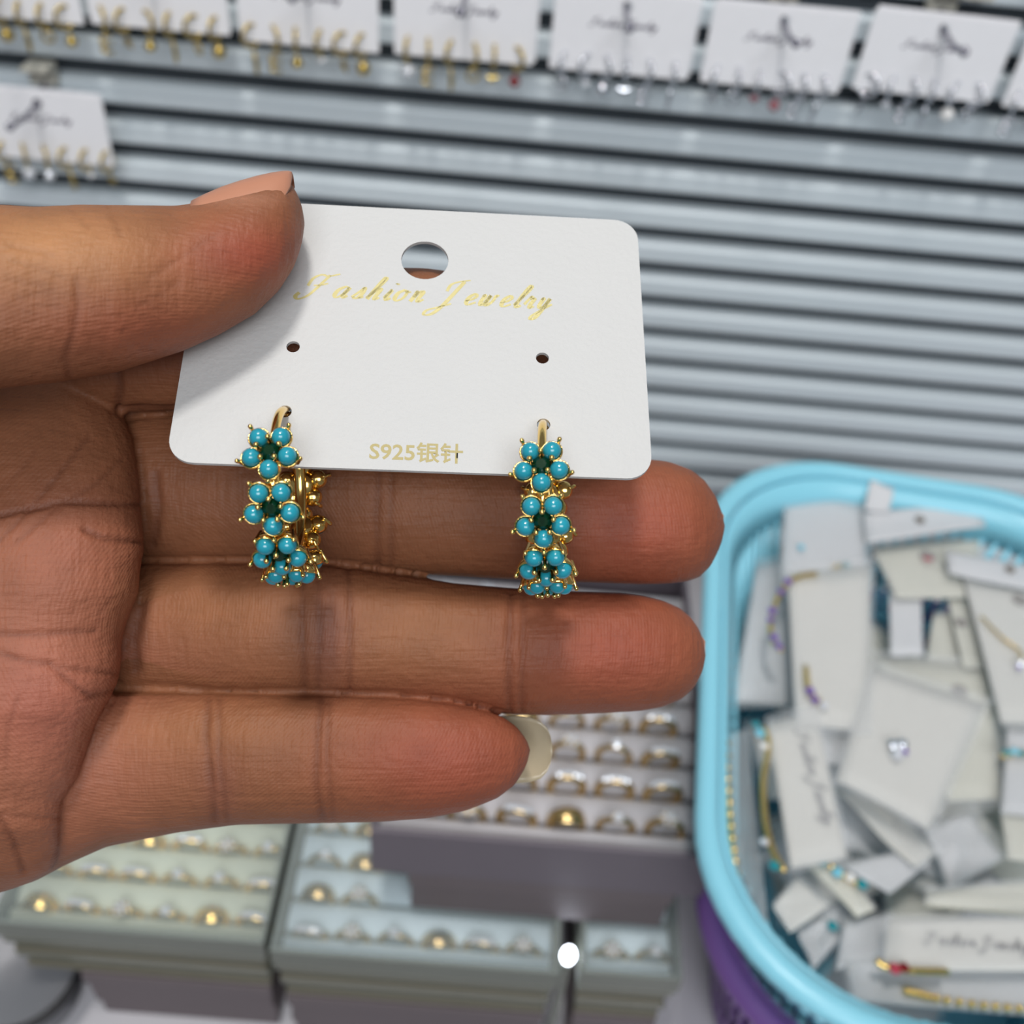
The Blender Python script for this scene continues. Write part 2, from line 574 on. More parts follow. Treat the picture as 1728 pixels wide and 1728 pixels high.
for ci, (cx_, desc, metal, mname) in enumerate(cards):
    zt = ZT + [0, 0.001, -0.0005, 0.0, 0.0, 0.0, 0.0025, 0.001][ci]
    rot = [0.0, 0.004, -0.004, 0.006, 0.0, 0.0, -0.018, -0.01][ci]
    hang_card(cx_, zt, f'white {mname}-earring {desc.replace(mname + " ", "", 1) if desc.startswith(mname) else desc}, hung in the upper row', rot)
    if ci in (3, 4, 5, 6):
        b = hang_card(cx_ + 0.0012, zt + 0.0009, f'spare white card tucked behind the {desc}', rot, 'spare cards tucked behind', YC + 0.0016, False)
    hook(cx_ + 0.0002, zt - 0.0055, f'steel hook through the hole of the {desc}')
    for j in range(6):
        x = cx_ - 0.0245 + j * 0.0096 + random.uniform(-0.001, 0.001)
        ch = kinds[ci][j]
        cm = None
        cl = CHNAME[ch]
        if ci == 3 and j == 5:
            cm, cl = RED, 'dark red teardrop'
        elif ci == 3 and j == 0:
            cm, cl = CZ, 'crystal ball'
        elif ci == 6 and j == 4:
            cm, cl = PEARL, 'round white pearl'
        elif ci == 5 and j in (2, 3):
            cm, cl = DROSE, 'rose ' + CHNAME[ch]
        elif ch == 'gem':
            cm, cl = CZ, 'clear crystal'
        wall_earring(x, zt - CH + 0.0028, metal, ch, cm, f'{mname} hoop earring with {cl} on the {desc}', f'{mname} earrings on the wall cards', random.uniform(-0.9, 0.9))
LX, LZ = -0.2268, 0.2960
hang_card(LX, LZ, 'white card hanging alone on the lower hook below the card row', -0.004)
hang_card(LX - 0.0006, LZ + 0.0009, 'spare white card tucked behind the lone lower card', -0.004, 'spare cards tucked behind', YC + 0.0016, False)
hook(LX, LZ - 0.0052, 'steel hook through the lone lower card with a pale back plate')
for j in range(6):
    ch = ['twist', 'ball', 'drop', 'long', 'gem', 'star'][j]
    cm = [None, CZ, CZ, None, CZ, None][j]
    wall_earring(LX - 0.0215 + j * 0.0098, LZ - CH + 0.0028, WGOLD, ch, cm, f'gold hoop earring with {("clear " + CHNAME[ch]) if cm else CHNAME[ch]} on the lone lower card', 'gold earrings on the lone lower card', random.uniform(-0.6, 0.6))
# row above, only its lowest bits show
hang_card(0.2230, 0.4210, 'white card of the upper row above the pearl card', 0.0)
hook(0.2232, 0.4155, 'steel hook of the upper row above the pearl card')
for j in range(5):
    wall_earring(0.2010 + j * 0.0105, 0.3905, SILVER, ['ring', 'gem', 'twist', 'long', 'star'][j], CZ if j == 1 else None, f'silver hoop earring with {["ring charm", "clear crystal", "twisted charm", "bar charm", "star charm"][j]} on the upper row card', 'silver earrings of the upper row', random.uniform(-.5, .5))
MB().box((-0.0075, -0.010, -0.002), (0.0075, 0.0, 0.006)).build('hook_plate', CLIP, None, label='pale empty hook plate clipped to the slat above the pearl card', cat='hook plate').location = (0.1790, D_WALL, 0.3705)


# ================================================================== RING TRAYS AND BOXES
def ring_proto(kind, metal):
    r = 0.0064
    t = thing('finger_ring', 'x', 'ring')
    vs = []
    pts = [(r * math.cos(a), 0, r * math.sin(a)) for a in np.linspace(0, 2 * math.pi, 29)[:-1]]
    wid = {'solitaire': 0.0012, 'wide': 0.0027, 'pave': 0.0016, 'cluster': 0.0013}[kind]
    b = MB()
    if kind == 'wide':
        P = []
        for a in np.linspace(0, 2 * math.pi, 33)[:-1]:
            ww = wid * (0.7 + 0.5 * max(0, math.sin(a)))
            P.append([((r + dr) * math.cos(a), s * ww, (r + dr) * math.sin(a)) for dr, s in ((0.0007, -1), (0.0011, 0), (0.0007, 1), (-0.0003, 1), (-0.0003, -1))])
        k = len(P)
        vs = [p for row in P for p in row]
        fs = [(i * 5 + j, i * 5 + (j + 1) % 5, ((i + 1) % k) * 5 + (j + 1) % 5, ((i + 1) % k) * 5 + j) for i in range(k) for j in range(5)]
        b.add(vs, fs)
    else:
        b.tube(pts, wid, 8, closed=True)
    b.build('band', metal, t, True)
    if kind == 'solitaire':
        MB().lathe([(0.0004, 0.0066), (0.0022, 0.0088), (0.0013, 0.0098)], 10).build('stone', CZ, t)
        MB().lathe([(0.0005, 0.0062), (0.0024, 0.0084)], 10).build('setting', metal, t)
    elif kind == 'pave':
        for q in range(5):
            a = math.pi / 2 + (q - 2) * 0.26
            s_ = MB().lathe([(0.0003, -0.0005), (0.0014, 0.0006), (0.0008, 0.0013)], 8).build('stone', CZ, t)
            s_.location = (0.0080 * math.cos(a), 0, 0.0080 * math.sin(a))
            s_.rotation_euler = (0, math.pi / 2 - a, 0)
    elif kind == 'cluster':
        MB().lathe([(0.0004, 0.0072), (0.0015, 0.0090), (0.0009, 0.0098)], 8).build('stone', CZ, t)
        for q in range(6):
            a = q * math.pi / 3
            s_ = MB().sphere((0, 0, 0), 0.0009, 8, 6).build('stone', CZ, t, True)
            s_.location = (0.0025 * math.cos(a), 0.0025 * math.sin(a), 0.0084)
        MB().lathe([(0.0008, 0.0066), (0.0034, 0.0080)], 12).build('setting', metal, t)
    return t


PROTO = {}
for kd in ('solitaire', 'wide', 'pave', 'cluster'):
    for mn, mt_ in (('pale gold', PGOLD), ('silver', SILVER), ('gold', GOLD)):
        PROTO[(kd, mn)] = [ring_proto(kd, mt_), False]
KN = {'solitaire': 'solitaire ring', 'wide': 'wide domed ring', 'pave': 'stone-row ring', 'cluster': 'flower cluster ring'}
NTH = ['first', 'second', 'third', 'fourth', 'fifth', 'sixth']


def put_ring(kind, mn, loc, label, group):
    e = PROTO[(kind, mn)]
    if not e[1]:
        o = e[0]
        e[1] = True
    else:
        o = copy_tree(e[0])
    o.location = loc
    o.rotation_euler = (random.uniform(-0.12, 0.12), random.uniform(-0.1, 0.1), random.uniform(-0.1, 0.1))
    o['label'] = label
    o['group'] = group
    return o


ORD = ['front', 'second', 'third', 'fourth', 'fifth', 'sixth', 'seventh', 'eighth', 'ninth']


def foam_rows(parent, x0, x1, y0, pitch, n, z, mt_, yfront):
    # n ring rows lie in the slits between n + 1 foam rolls; y0 is the first slit
    half = pitch / 2 - 0.0009
    pr = [(-half, -0.008), (-half, -0.002), (-half * .8, 0.0003), (-half * .4, 0.0014), (0, 0.0018), (half * .4, 0.0014), (half * .8, 0.0003), (half, -0.002), (half, -0.008)]
    k = len(pr)
    me = MB().add([(x0, a, b) for a, b in pr] + [(x1, a, b) for a, b in pr],
                  [(i, i + 1, k + i + 1, k + i) for i in range(k - 1)] + [tuple(range(k - 1, -1, -1)), tuple(range(k, 2 * k)), (0, k, 2 * k - 1, k - 1)]).mesh('foam_roll', True)
    for i in range(n + 1):
        o = obj('foam_roll', me, mt_, parent)
        if i == 0:
            a0, a1 = yfront, y0 - 0.0009
            o.location = (0, (a0 + a1) / 2, z - 0.0018)
            o.scale = (1, (a1 - a0) / (2 * half), 1)
            continue
        o.location = (0, y0 + (i - 0.5) * pitch, z - 0.0018)


def open_box(name, label, x0, x1, y0, y1, z0, z1, rim, body, wall_t=0.0022):
    t = thing(name, label, 'box', ((x0 + x1) / 2, (y0 + y1) / 2, z0), 'cardboard ring boxes')
    dx, dy = (x1 - x0) / 2, (y1 - y0) / 2
    h = z1 - z0
    for nm, lo, hi in (('front_side', (-dx, -dy, 0), (dx, -dy + wall_t, h)), ('back_side', (-dx, dy - wall_t, 0), (dx, dy, h)),
                       ('end_side', (-dx, -dy + wall_t, 0), (-dx + wall_t, dy - wall_t, h)), ('end_side', (dx - wall_t, -dy + wall_t, 0), (dx, dy - wall_t, h))):
        bevel(MB().box(lo, hi).build(nm, body, t), 0.0006)
    MB().box((-dx + wall_t, -dy + wall_t, 0), (dx - wall_t, dy - wall_t, 0.002)).build('bottom', body, t)
    return t, dx, dy, h


# --- upper open box with nine rows of rings
BX0, BX1, BY0, BY1, BZ0, BZ1 = -0.0362, 0.0885, 0.187, 0.333, 0.1255, 0.155
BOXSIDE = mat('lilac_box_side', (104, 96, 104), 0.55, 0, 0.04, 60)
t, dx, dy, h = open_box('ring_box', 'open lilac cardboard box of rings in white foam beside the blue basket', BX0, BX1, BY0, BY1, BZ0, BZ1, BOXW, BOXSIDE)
foam_rows(t, -dx + 0.0026, dx - 0.0026, 0.1985 - (BY0 + BY1) / 2, 0.0150, 8, BZ1 - BZ0 - 0.0035, FOAMW, -dy + 0.0044)
fy = -dy + 0.0024
MB().box((-dx + 0.0024, fy, 0.004), (dx - 0.0024, fy + 0.0018, BZ1 - BZ0 - 0.003)).build('foam_edge', FOAMW, t)
bk = ['solitaire', 'wide', 'pave', 'cluster']
for r_ in range(8):
    for c_ in range(6):
        kd = bk[(r_ * 5 + c_ * 3 + (r_ * c_) % 3) % 4]
        mn = 'silver' if r_ >= 6 else 'pale gold'
        put_ring(kd, mn, (-0.0205 + c_ * 0.0183, 0.1985 + r_ * 0.0150, BZ1 - 0.0040), f'{mn} {KN[kd]}, {ORD[r_]} row of the lilac box, {NTH[5 - c_]} from the basket', f'rings in the {ORD[r_]} row of the open lilac box')
# --- closed box under it
t = thing('ring_box', 'closed mauve cardboard box under the open ring box', 'box', (0.033, 0.262, 0.0955), 'cardboard ring boxes')
bevel(MB().box((-0.0545, -0.0735, 0.0), (0.0450, 0.07, 0.0200)).build('body', MAUVE, t), 0.0008)
bevel(MB().box((-0.0555, -0.0745, 0.0205), (0.0460, 0.071, 0.0298)).build('lid', MAUVE, t), 0.0008)


# --- acrylic ring trays
def acrylic_tray(label, x0, x1, y0, y1, z0, z1, foam, rows, top, cols, ypos, pitch):
    t = thing('ring_tray', label, 'tray', ((x0 + x1) / 2, (y0 + y1) / 2, z0), 'stacked acrylic ring trays')
    dx, dy, h = (x1 - x0) / 2, (y1 - y0) / 2, z1 - z0
    bevel(MB().box((-dx + .001, -dy + .001, 0), (dx - .001, dy - .001, 0.004)).build('base', OLIVE, t), 0.0006)
    if top:
        foam_rows(t, -dx + 0.003, dx - 0.003, ypos - (y0 + y1) / 2, pitch, rows, h - 0.0085, foam, -dy + 0.0054)
        MB().box((-dx + 0.003, -dy + 0.003, 0.004), (dx - 0.003, -dy + 0.0052, h - 0.009)).build('foam_edge', foam, t)
        lid = MB().box((-dx, -dy, h - 0.0012), (dx, dy, h)).build('lid', ACRYL, t)
        for lo, hi in (((-dx, -dy, 0.0042), (dx, -dy + 0.0016, h - 0.0013)), ((-dx, dy - 0.0016, 0.0042), (dx, dy, h - 0.0013)),
                       ((-dx, -dy + 0.0017, 0.0042), (-dx + 0.0016, dy - 0.0017, h - 0.0013)), ((dx - 0.0016, -dy + 0.0017, 0.0042), (dx, dy - 0.0017, h - 0.0013))):
            MB().box(lo, hi).build('lid_side', ACEDGE, lid)
    else:
        MB().box((-dx + .0022, -dy + .0022, 0.004), (dx - .0022, dy - .0022, h - 0.0035)).build('foam_pad', foam, t)
        bevel(MB().box((-dx, -dy, h - 0.0034), (dx, dy, h)).build('lid', ACEDGE, t), 0.0005)
    return t


OLF = mat('olive_foam', (112, 108, 92), 0.6, 0, 0.08, 60)
stacks = [(-0.1810, -0.0757, 0.170, FOAMC, 'cream', 'beside the dark dish'), (-0.0730, 0.0385, 0.1675, FOAMB, 'pale blue', 'under the ring boxes'), (0.0470, 0.0860, 0.1690, FOAMB, 'icy', 'beside the purple basket')]
GK = ['wide', 'pave', 'cluster', 'solitaire']
for si, (x0, x1, y0, foam, cn, where) in enumerate(stacks):
    y1 = y0 + 0.156
    acrylic_tray(f'clear lidded acrylic tray of rings in {cn} foam, {where}', x0, x1, y0, y1, 0.0775, 0.0955, foam, 9, True, 6, y0 + 0.0115, 0.0152)
    for q in range(2):
        acrylic_tray(f'closed acrylic tray, {["directly", "second"][q]} below the {cn} foam ring tray', x0 + 0.001 * q, x1 - 0.001, y0 + 0.0012 * (q + 1), y1, 0.0775 - 0.0155 * (q + 1), 0.0773 - 0.0155 * q, OLF, 0, False, 0, 0, 0)
    for q in range(2):
        zz = 0.0231 * (1 - q)
        t = thing('ring_box', f'mauve cardboard box {["just under the acrylic trays", "at the foot of the stack"][q]} of the {cn} foam tray', 'box', ((x0 + x1) / 2, (y0 + y1) / 2, zz), 'mauve boxes below the trays')
        dx, dy = (x1 - x0) / 2 - 0.002, 0.078
        dxl = -dx + (0.0215 if si == 0 else 0.0)
        dyf = 0.076 - 0.002 * q
        bevel(MB().box((dxl + .001, -dyf + .001, 0), (dx - .001, 0.075, 0.0138)).build('body', MAUVE, t), 0.0006)
        bevel(MB().box((dxl, -dyf, 0.0140), (dx, 0.076, 0.0229)).build('lid', MAUVE, t), 0.0006)
    for r_ in range(9):
        for c_ in range(6):
            xx = x0 + 0.0125 + 0.0004 + c_ * 0.0170
            yy = y0 + 0.0115 + r_ * 0.0152
            if si == 1 and xx > -0.030 and yy > 0.186:
                continue
            if si == 2 and (yy > 0.186 or c_ > 1):
                continue
            if si < 2 and r_ > 5:
                continue
            kd = GK[(r_ * 3 + c_ * 5 + (c_ * r_) % 2 + si) % 4]
            mn = 'gold' if si == 0 else 'pale gold'
            put_ring(kd, mn, (xx, yy, 0.0955 - 0.0122), f'{mn} {KN[kd]}, {ORD[r_]} row of {cn} tray, {NTH[5 - c_ if si == 0 else c_]} from the {["pale blue", "cream", "pale blue"][si]} tray', f'rings in the {ORD[r_]} row of the {cn} tray')

# --- dark dish at the foot of the stack
dp = onz(20, 1655, 0.045)
t = thing('round_dish', 'round grey metal dish with black rubber rim beside the ring tray stack', 'dish', (-0.1905, 0.1790, 0.0))
MB().lathe([(0.020, 0.0), (0.021, 0.003), (0.009, 0.007), (0.008, 0.020), (0.025, 0.027), (0.0265, 0.030), (0.024, 0.030), (0.010, 0.025), (0.001, 0.025)], 40).build('dish', GREYD, t, True)
MB().tube([(0.0268 * math.cos(a), 0.0268 * math.sin(a), 0.0295) for a in np.linspace(0, 2 * math.pi, 49)[:-1]], 0.0022, 10, closed=True).build('rubber_rim', DARK, t, True)
# --- added glowing shape standing in for a glint between two trays
glint_mat = bpy.data.materials.new('glint_glow')
glint_mat.use_nodes = True
lb = glint_mat.node_tree.nodes['Principled BSDF']
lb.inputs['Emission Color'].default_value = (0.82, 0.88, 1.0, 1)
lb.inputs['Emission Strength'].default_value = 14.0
t = thing('glint_standin', 'added white glow standing in for a glint between two ring trays', 'glint', (0.0427, 0.1790, 0.0))
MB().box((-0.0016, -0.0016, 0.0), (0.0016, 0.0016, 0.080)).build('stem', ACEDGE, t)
MB().sphere((0, 0, 0.0855), 0.0030, 16, 12, (0.9, 0.9, 1.8)).build('glint_blob', glint_mat, t, True)


# ================================================================== BASKETS
def make_basket(label, material, z_top, height, grow=(1.0, 1.0), sh=(0, 0), taper=0.16):
    cx_, cy_ = 0.1759 + sh[0], 0.2412 + sh[1]
    t = thing('basket', label, 'basket', (cx_, cy_, z_top - height), 'nested plastic baskets')
    hx, hy, rr = 0.0950 * grow[0], 0.1315 * grow[1], 0.062

    def loop(inset, z, n=12):
        return [(x, y, z) for x, y in rrect(-hx + inset, -hy + inset, hx - inset, hy - inset, rr - inset * .4, n)]
    t.rotation_euler = (0, 0, math.radians(-6.5))
    # rolled rim
    rows = []
    for a in np.linspace(0, 2 * math.pi, 15)[:-1]:
        rows.append(loop(0.0040 - 0.0040 * math.cos(a), height - 0.0035 + 0.0038 * math.sin(a)))
    k = len(rows[0])
    nr = len(rows)
    MB().add([p for r_ in rows for p in r_], [(i * k + j, ((i + 1) % nr) * k + j, ((i + 1) % nr) * k + (j + 1) % k, i * k + (j + 1) % k) for i in range(nr) for j in range(k)]).build('rim', material, t, True)

    def shell(z_hi, z_lo, i_hi, i_lo, name, th=0.0016):
        A, B, C_, D_ = loop(i_hi, z_hi), loop(i_lo, z_lo), loop(i_lo + th, z_lo), loop(i_hi + th, z_hi)
        rws = [A, B, C_, D_]
        return MB().add([p for r_ in rws for p in r_], [(i * k + j, ((i + 1) % 4) * k + j, ((i + 1) % 4) * k + (j + 1) % k, i * k + (j + 1) % k) for i in range(4) for j in range(k)]).build(name, material, t, True)
    tap = taper

    def ins(z):
        return 0.0102 + (height - z) * tap
    shell(height - 0.004, height - 0.020, 0.0082, ins(height - 0.020), 'upper_band')
    shell(0.022, 0.004, ins(0.022), ins(0.004), 'lower_band')
    bl = loop(ins(0.004), 0.004)
    MB().add(bl + [(x, y, 0.0015) for x, y, _ in bl], [tuple(range(k)), tuple(range(2 * k - 1, k - 1, -1))] + [(j, (j + 1) % k, k + (j + 1) % k, k + j) for j in range(k)]).build('bottom', material, t)
    # lattice of thin upright bars between the bands
    mb = MB()
    up, lo = loop(ins(height - 0.019) + 0.0008, height - 0.019, 40), loop(ins(0.021) + 0.0008, 0.021, 40)
    U = np.array(up)
    seg = np.linalg.norm(np.diff(np.vstack([U, U[:1]]), axis=0), axis=1)
    cum = np.concatenate([[0], np.cumsum(seg)])
    Uc, Lc = np.vstack([U, U[:1]]), np.vstack([np.array(lo), np.array(lo)[:1]])
    for s_ in np.arange(0, cum[-1], 0.0062):
        a = np.array([np.interp(s_, cum, Uc[:, i]) for i in range(3)])
        b = np.array([np.interp(s_, cum, Lc[:, i]) for i in range(3)])
        mb.tube([a, b], 0.0016, 5)
    mb.build('lattice', material, t, True, kind='stuff')
    for f_ in (0.33, 0.66):
        z = 0.021 + (height - 0.04) * f_
        shell(z + 0.0012, z - 0.0012, ins(z) - 0.0003, ins(z) - 0.0003, 'cross_band', 0.0022)
    return t


make_basket('light blue plastic basket heaped with bagged jewelry cards', BLUE, 0.1905, 0.115, taper=0.25)
make_basket('purple plastic basket nested under the light blue one', PURP, 0.1250, 0.123, (0.866, 0.91))


# ================================================================== PACKETS IN THE BASKET
def quad_pts(px, z0, tx=0.0, ty=0.0):
    c = np.mean([onz(x, y, z0) for x, y in px], axis=0)
    n = (-tx, -ty, 1.0)
    return [onplane(x, y, c, n) for x, y in px], np.array(n) / np.linalg.norm(n)


def sheet(Q, n, N, off, wav, seed, grow=0.0):
    Q = [np.array(q) for q in Q]
    c = sum(Q) / 4
    Q = [c + (q - c) * (1 + grow) for q in Q]
    ph = np.random.default_rng(seed).uniform(0, 6.28, 6)
    rows = []
    for i in range(N + 1):
        v = i / N
        row = []
        for j in range(N + 1):
            u = j / N
            p = (Q[0] * (1 - u) + Q[1] * u) * (1 - v) + (Q[3] * (1 - u) + Q[2] * u) * v
            wv = wav * (math.sin(5 * u + ph[0] + 2 * v) + math.sin(6 * v + ph[1] - 2 * u) + .5 * math.sin(11 * u + ph[2] + 7 * v))
            row.append(p + n * (off + wv))
        rows.append(row)
    return rows


def slab(rows, n, th):
    mb = MB()
    R = len(rows)
    C_ = len(rows[0])
    top = [p + n * th for row in rows for p in row]
    bot = [p for row in rows for p in row]
    fs = []
    T = R * C_
    for i in range(R - 1):
        for j in range(C_ - 1):
            a, b, c, d = i * C_ + j, i * C_ + j + 1, (i + 1) * C_ + j + 1, (i + 1) * C_ + j
            fs += [(d, c, b, a), (T + a, T + b, T + c, T + d)]
    ring = [j for j in range(C_)] + [i * C_ + C_ - 1 for i in range(1, R)] + [(R - 1) * C_ + j for j in range(C_ - 2, -1, -1)] + [i * C_ for i in range(R - 2, 0, -1)]
    for k in range(len(ring)):
        a, b = ring[k], ring[(k + 1) % len(ring)]
        fs.append((a, b, T + b, T + a))
    return mb.add(top[:0] + bot + top, fs)


PK = [0]


def packet(px, z0, label, cm=None, tx=0.0, ty=0.0, film=0.10, hole=None, extras=(), text=None, curve=0.0003, group='bagged jewelry cards in the blue basket'):
    PK[0] += 1
    Q, n = quad_pts(px, z0, tx, ty)
    base = sum(Q) / 4
    t = thing('jewelry_packet', label, 'packet', tuple(base), group)
    L = [q - base for q in Q]
    slab(sheet(L, n, 8, 0, curve, PK[0]), n, 0.0006).build('card', cm or PCARD, t, True)
    if film:
        MB().grid(sheet(L, n, 14, 0.0024, 0.00045, PK[0] + 50, film)).build('clear_bag', FILM, t, True)
    if hole:
        c = onplane(*hole[:2], base + n * 0.0014, n) - base
        r_ = hole[2]
        e1 = (L[1] - L[0]) / np.linalg.norm(L[1] - L[0])
        e2 = np.cross(n, e1)
        MB().add([c + r_ * (math.cos(a) * e1 + math.sin(a) * e2) for a in np.linspace(0, 2 * math.pi, 21)[:-1]] + [c - n * 0.0003 + r_ * (math.cos(a) * e1 + math.sin(a) * e2) for a in np.linspace(0, 2 * math.pi, 21)[:-1]],
                 [tuple(range(20)), tuple(range(39, 19, -1))] + [(j, 20 + j, 20 + (j + 1) % 20, (j + 1) % 20) for j in range(20)]).build('punch_hole', mat('punch_hole_shadow', (120, 112, 104), 0.7), t)
    if text:
        (ax, ay), (bx, by) = text
        a, b = onplane(ax, ay, base + n * 0.0018, n) - base, onplane(bx, by, base + n * 0.0018, n) - base
        ex = (b - a) / np.linalg.norm(b - a)
        ey = np.cross(n, ex)
        o = obj('lettering', SCRIPT_INK, mat('grey_print', (150, 148, 150), 0.5), t, label='grey cursive print')
        s_ = np.linalg.norm(b - a)
        o.matrix_parent_inverse = Matrix.Identity(4)
        o.matrix_local = frame(a, ex, ey, n) @ Matrix.Scale(s_, 4)
    for kind, pts, stones in extras:
        P = [onplane(x, y, base + n * 0.0032, n) - base for x, y in pts]
        P = [np.array(p) for p in catmull(P, 6)] if len(P) > 2 else P
        if kind in ('bangle', 'chain'):
            MB().tube(P, 0.0011 if kind == 'bangle' else 0.0006, 8).build('bangle' if kind == 'bangle' else 'chain', GOLD, t, True)
        if kind == 'beads':
            for p in P[::2]:
                b = MB().sphere((0, 0, 0), 0.0013, 10, 6).build('bead', GOLD, t, True)
                b.location = p
        for sx, sy, sm, sr in stones:
            c = onplane(sx, sy, base + n * 0.0044, n) - base
            s_ = obj('stone', gem_mesh('stone', sr, sr * 1.4, 8), sm, t)
            s_.location = c
    return t


# filler deep in the basket
for k in range(26):
    a = random.uniform(0, math.pi)
    c = np.array([random.uniform(0.140, 0.212), random.uniform(0.175, 0.310), 0.108 + 0.0019 * k])
    wq, hq = random.uniform(0.024, 0.030), random.uniform(0.017, 0.021)
    e1, e2 = np.array([math.cos(a), math.sin(a), 0]), np.array([-math.sin(a), math.cos(a), 0])
    PK[0] += 1
    n = np.array([0, 0, 1.0])
    t = thing('jewelry_packet', 'plain white carded packet buried in the heap of the blue basket', 'packet', tuple(c), 'packets buried in the blue basket')
    Q = [-e1 * wq + e2 * hq, e1 * wq + e2 * hq, e1 * wq - e2 * hq, -e1 * wq - e2 * hq]
    slab(sheet(Q, n, 4, 0, 0.0002, PK[0]), n, 0.0006).build('card', (PCARD, PCARD2, PCARD3)[k % 3], t, True)
    MB().grid(sheet(Q, n, 8, 0.0016, 0.0002, PK[0] + 99, 0.12)).build('clear_bag', FILM, t, True)
    t.rotation_euler = (random.uniform(-.12, .12), random.uniform(-.12, .12), 0)

packet([(1575, 1040), (1640, 1030), (1650, 1130), (1560, 1130)], 0.160, 'narrow cream card standing between the hole-punched cards', PCARD3, film=0.06)
packet([(1278, 958), (1330, 950), (1380, 1190), (1238, 1185)], 0.158, 'tall white card against the basket wall beside the violet bangle', PCARD2)
packet([(1475, 1112), (1682, 1128), (1684, 1350), (1600, 1352)], 0.163, 'cream bagged card with oval hole behind the silver pendant card', PCARD3, hole=(1620, 1165, 0.0032))
packet([(1500, 975), (1552, 985), (1558, 1108), (1502, 1108)], 0.166, 'lilac slip of card below the punched card', PCARD2, film=0)
packet([(1590, 975), (1628, 975), (1690, 1125), (1625, 1128)], 0.165, 'slim cream bagged card with a small hole beside the necklace card', PCARD3, hole=(1622, 1050, 0.0028))
packet([(1470, 925), (1655, 905), (1640, 1010), (1512, 1010)], 0.169, 'bagged card with a rose crystal showing in its round hole', PCARD3, hole=(1566, 937, 0.0034), extras=[('none', [(1566, 940), (1568, 942)], [(1563, 943, ROSE, 0.0014), (1571, 944, ROSE, 0.0011)])])
packet([(1625, 975), (1760, 990), (1780, 1225), (1690, 1220)], 0.172, 'white necklace card with a fine gold chain and crystal pendant', PCARD, hole=(1722, 1012, 0.0034), extras=[('chain', [(1655, 1040), (1690, 1075), (1722, 1100), (1722, 1116)], [(1722, 1118, CZ, 0.0016), (1720, 1126, AMETH, 0.0012)])])
packet([(1595, 930), (1760, 962), (1758, 1000), (1600, 968)], 0.176, 'white header strip with a grey hole above the necklace card', PCARD2, film=0, hole=(1705, 960, 0.0022))
packet([(1455, 868), (1650, 845), (1663, 890), (1462, 917)], 0.180, 'broad white header strip with a slit hole by the basket rim', PCARD2, film=0, hole=(1553, 876, 0.0022))
packet([(1468, 811), (1508, 826), (1499, 866), (1458, 862)], 0.184, 'small white tab sticking up against the basket rim', PCARD2, film=0, ty=0.5)
packet([(1328, 824), (1456, 856), (1462, 985), (1318, 985)], 0.176, 'glossy white header bag with aqua crystals near the rim', PCARD2, extras=[('none', [(1352, 923), (1354, 925)], [(1352, 923, AQUA, 0.0017), (1428, 953, TEAL, 0.0017)]), ('bangle', [(1405, 958), (1418, 955), (1428, 953)], [])])
packet([(1330, 970), (1468, 958), (1462, 1235), (1345, 1225)], 0.181, 'white bag with a violet crystal bangle near the rim', PCARD, curve=0.0005, extras=[('bangle', [(1378, 968), (1350, 972), (1325, 988), (1307, 1020), (1300, 1055), (1306, 1085), (1320, 1098)], [(1330, 981, AMETH, 0.0019), (1318, 998, AMETH, 0.0017), (1303, 1030, AMETH, 0.0019), (1300, 1045, AMETH, 0.0016), (1306, 1075, AMETH, 0.0019), (1314, 1090, AMETH, 0.0018)]), ('bangle', [(1360, 1125), (1366, 1165), (1388, 1190)], [(1367, 1165, AMETH, 0.0019), (1375, 1180, AMETH, 0.0016), (1390, 1190, CZ, 0.0019)])])
packet([(1700, 1228), (1790, 1232), (1790, 1385), (1690, 1372)], 0.169, 'white card with a row of aqua crystals on a gold bar', PCARD2, extras=[('bangle', [(1690, 1276), (1715, 1271), (1760, 1275)], [(1698, 1270, TEAL, 0.0017), (1712, 1268, AQUA, 0.0018), (1724, 1271, TEAL, 0.0016)])])
packet([(1688, 1366), (1790, 1380), (1790, 1465), (1700, 1450)], 0.166, 'cream bag with torn corner below the aqua crystal card', PCARD3)
packet([(1560, 1400), (1640, 1370), (1690, 1450), (1600, 1500)], 0.157, 'crumpled translucent bag in the hollow of the heap', PCARD2, film=0.16, curve=0.0011)
packet([(1352, 1195), (1462, 1185), (1502, 1300), (1390, 1290)], 0.174, 'lilac bagged slip tucked beside the silver pendant card', PCARD2)
packet([(1405, 1330), (1470, 1330), (1580, 1436), (1545, 1465)], 0.168, 'grey translucent bag below the silver pendant card', PCARD, film=0.1, curve=0.0008)
packet([(1420, 1462), (1540, 1436), (1560, 1462), (1500, 1510)], 0.164, 'white card end with a curl below the grey bag', PCARD2, film=0.08)
packet([(1472, 1128), (1660, 1192), (1566, 1400), (1412, 1318)], 0.182, 'large white bagged card with a silver flower pendant', PCARD, extras=[('none', [(1515, 1262), (1516, 1264)], [(1508, 1255, SILVER, 0.0022), (1518, 1262, CZ, 0.0019), (1528, 1268, AMETH, 0.0013), (1514, 1274, CZ, 0.0022), (1524, 1254, SILVER, 0.0022)])])
packet([(1296, 1222), (1378, 1205), (1428, 1446), (1335, 1466)], 0.180, 'tilted white card with grey script and a gold bangle edge', PCARD, tx=0.12, text=((1343, 1232), (1392, 1392)), extras=[('bangle', [(1290, 1228), (1297, 1260), (1288, 1320), (1292, 1390), (1306, 1440), (1324, 1470)], [(1276, 1222, TEAL, 0.0016), (1283, 1236, AQUA, 0.0020), (1290, 1258, PEARL, 0.0016), (1290, 1420, CZ, 0.0016), (1307, 1460, TEAL, 0.0019)])])
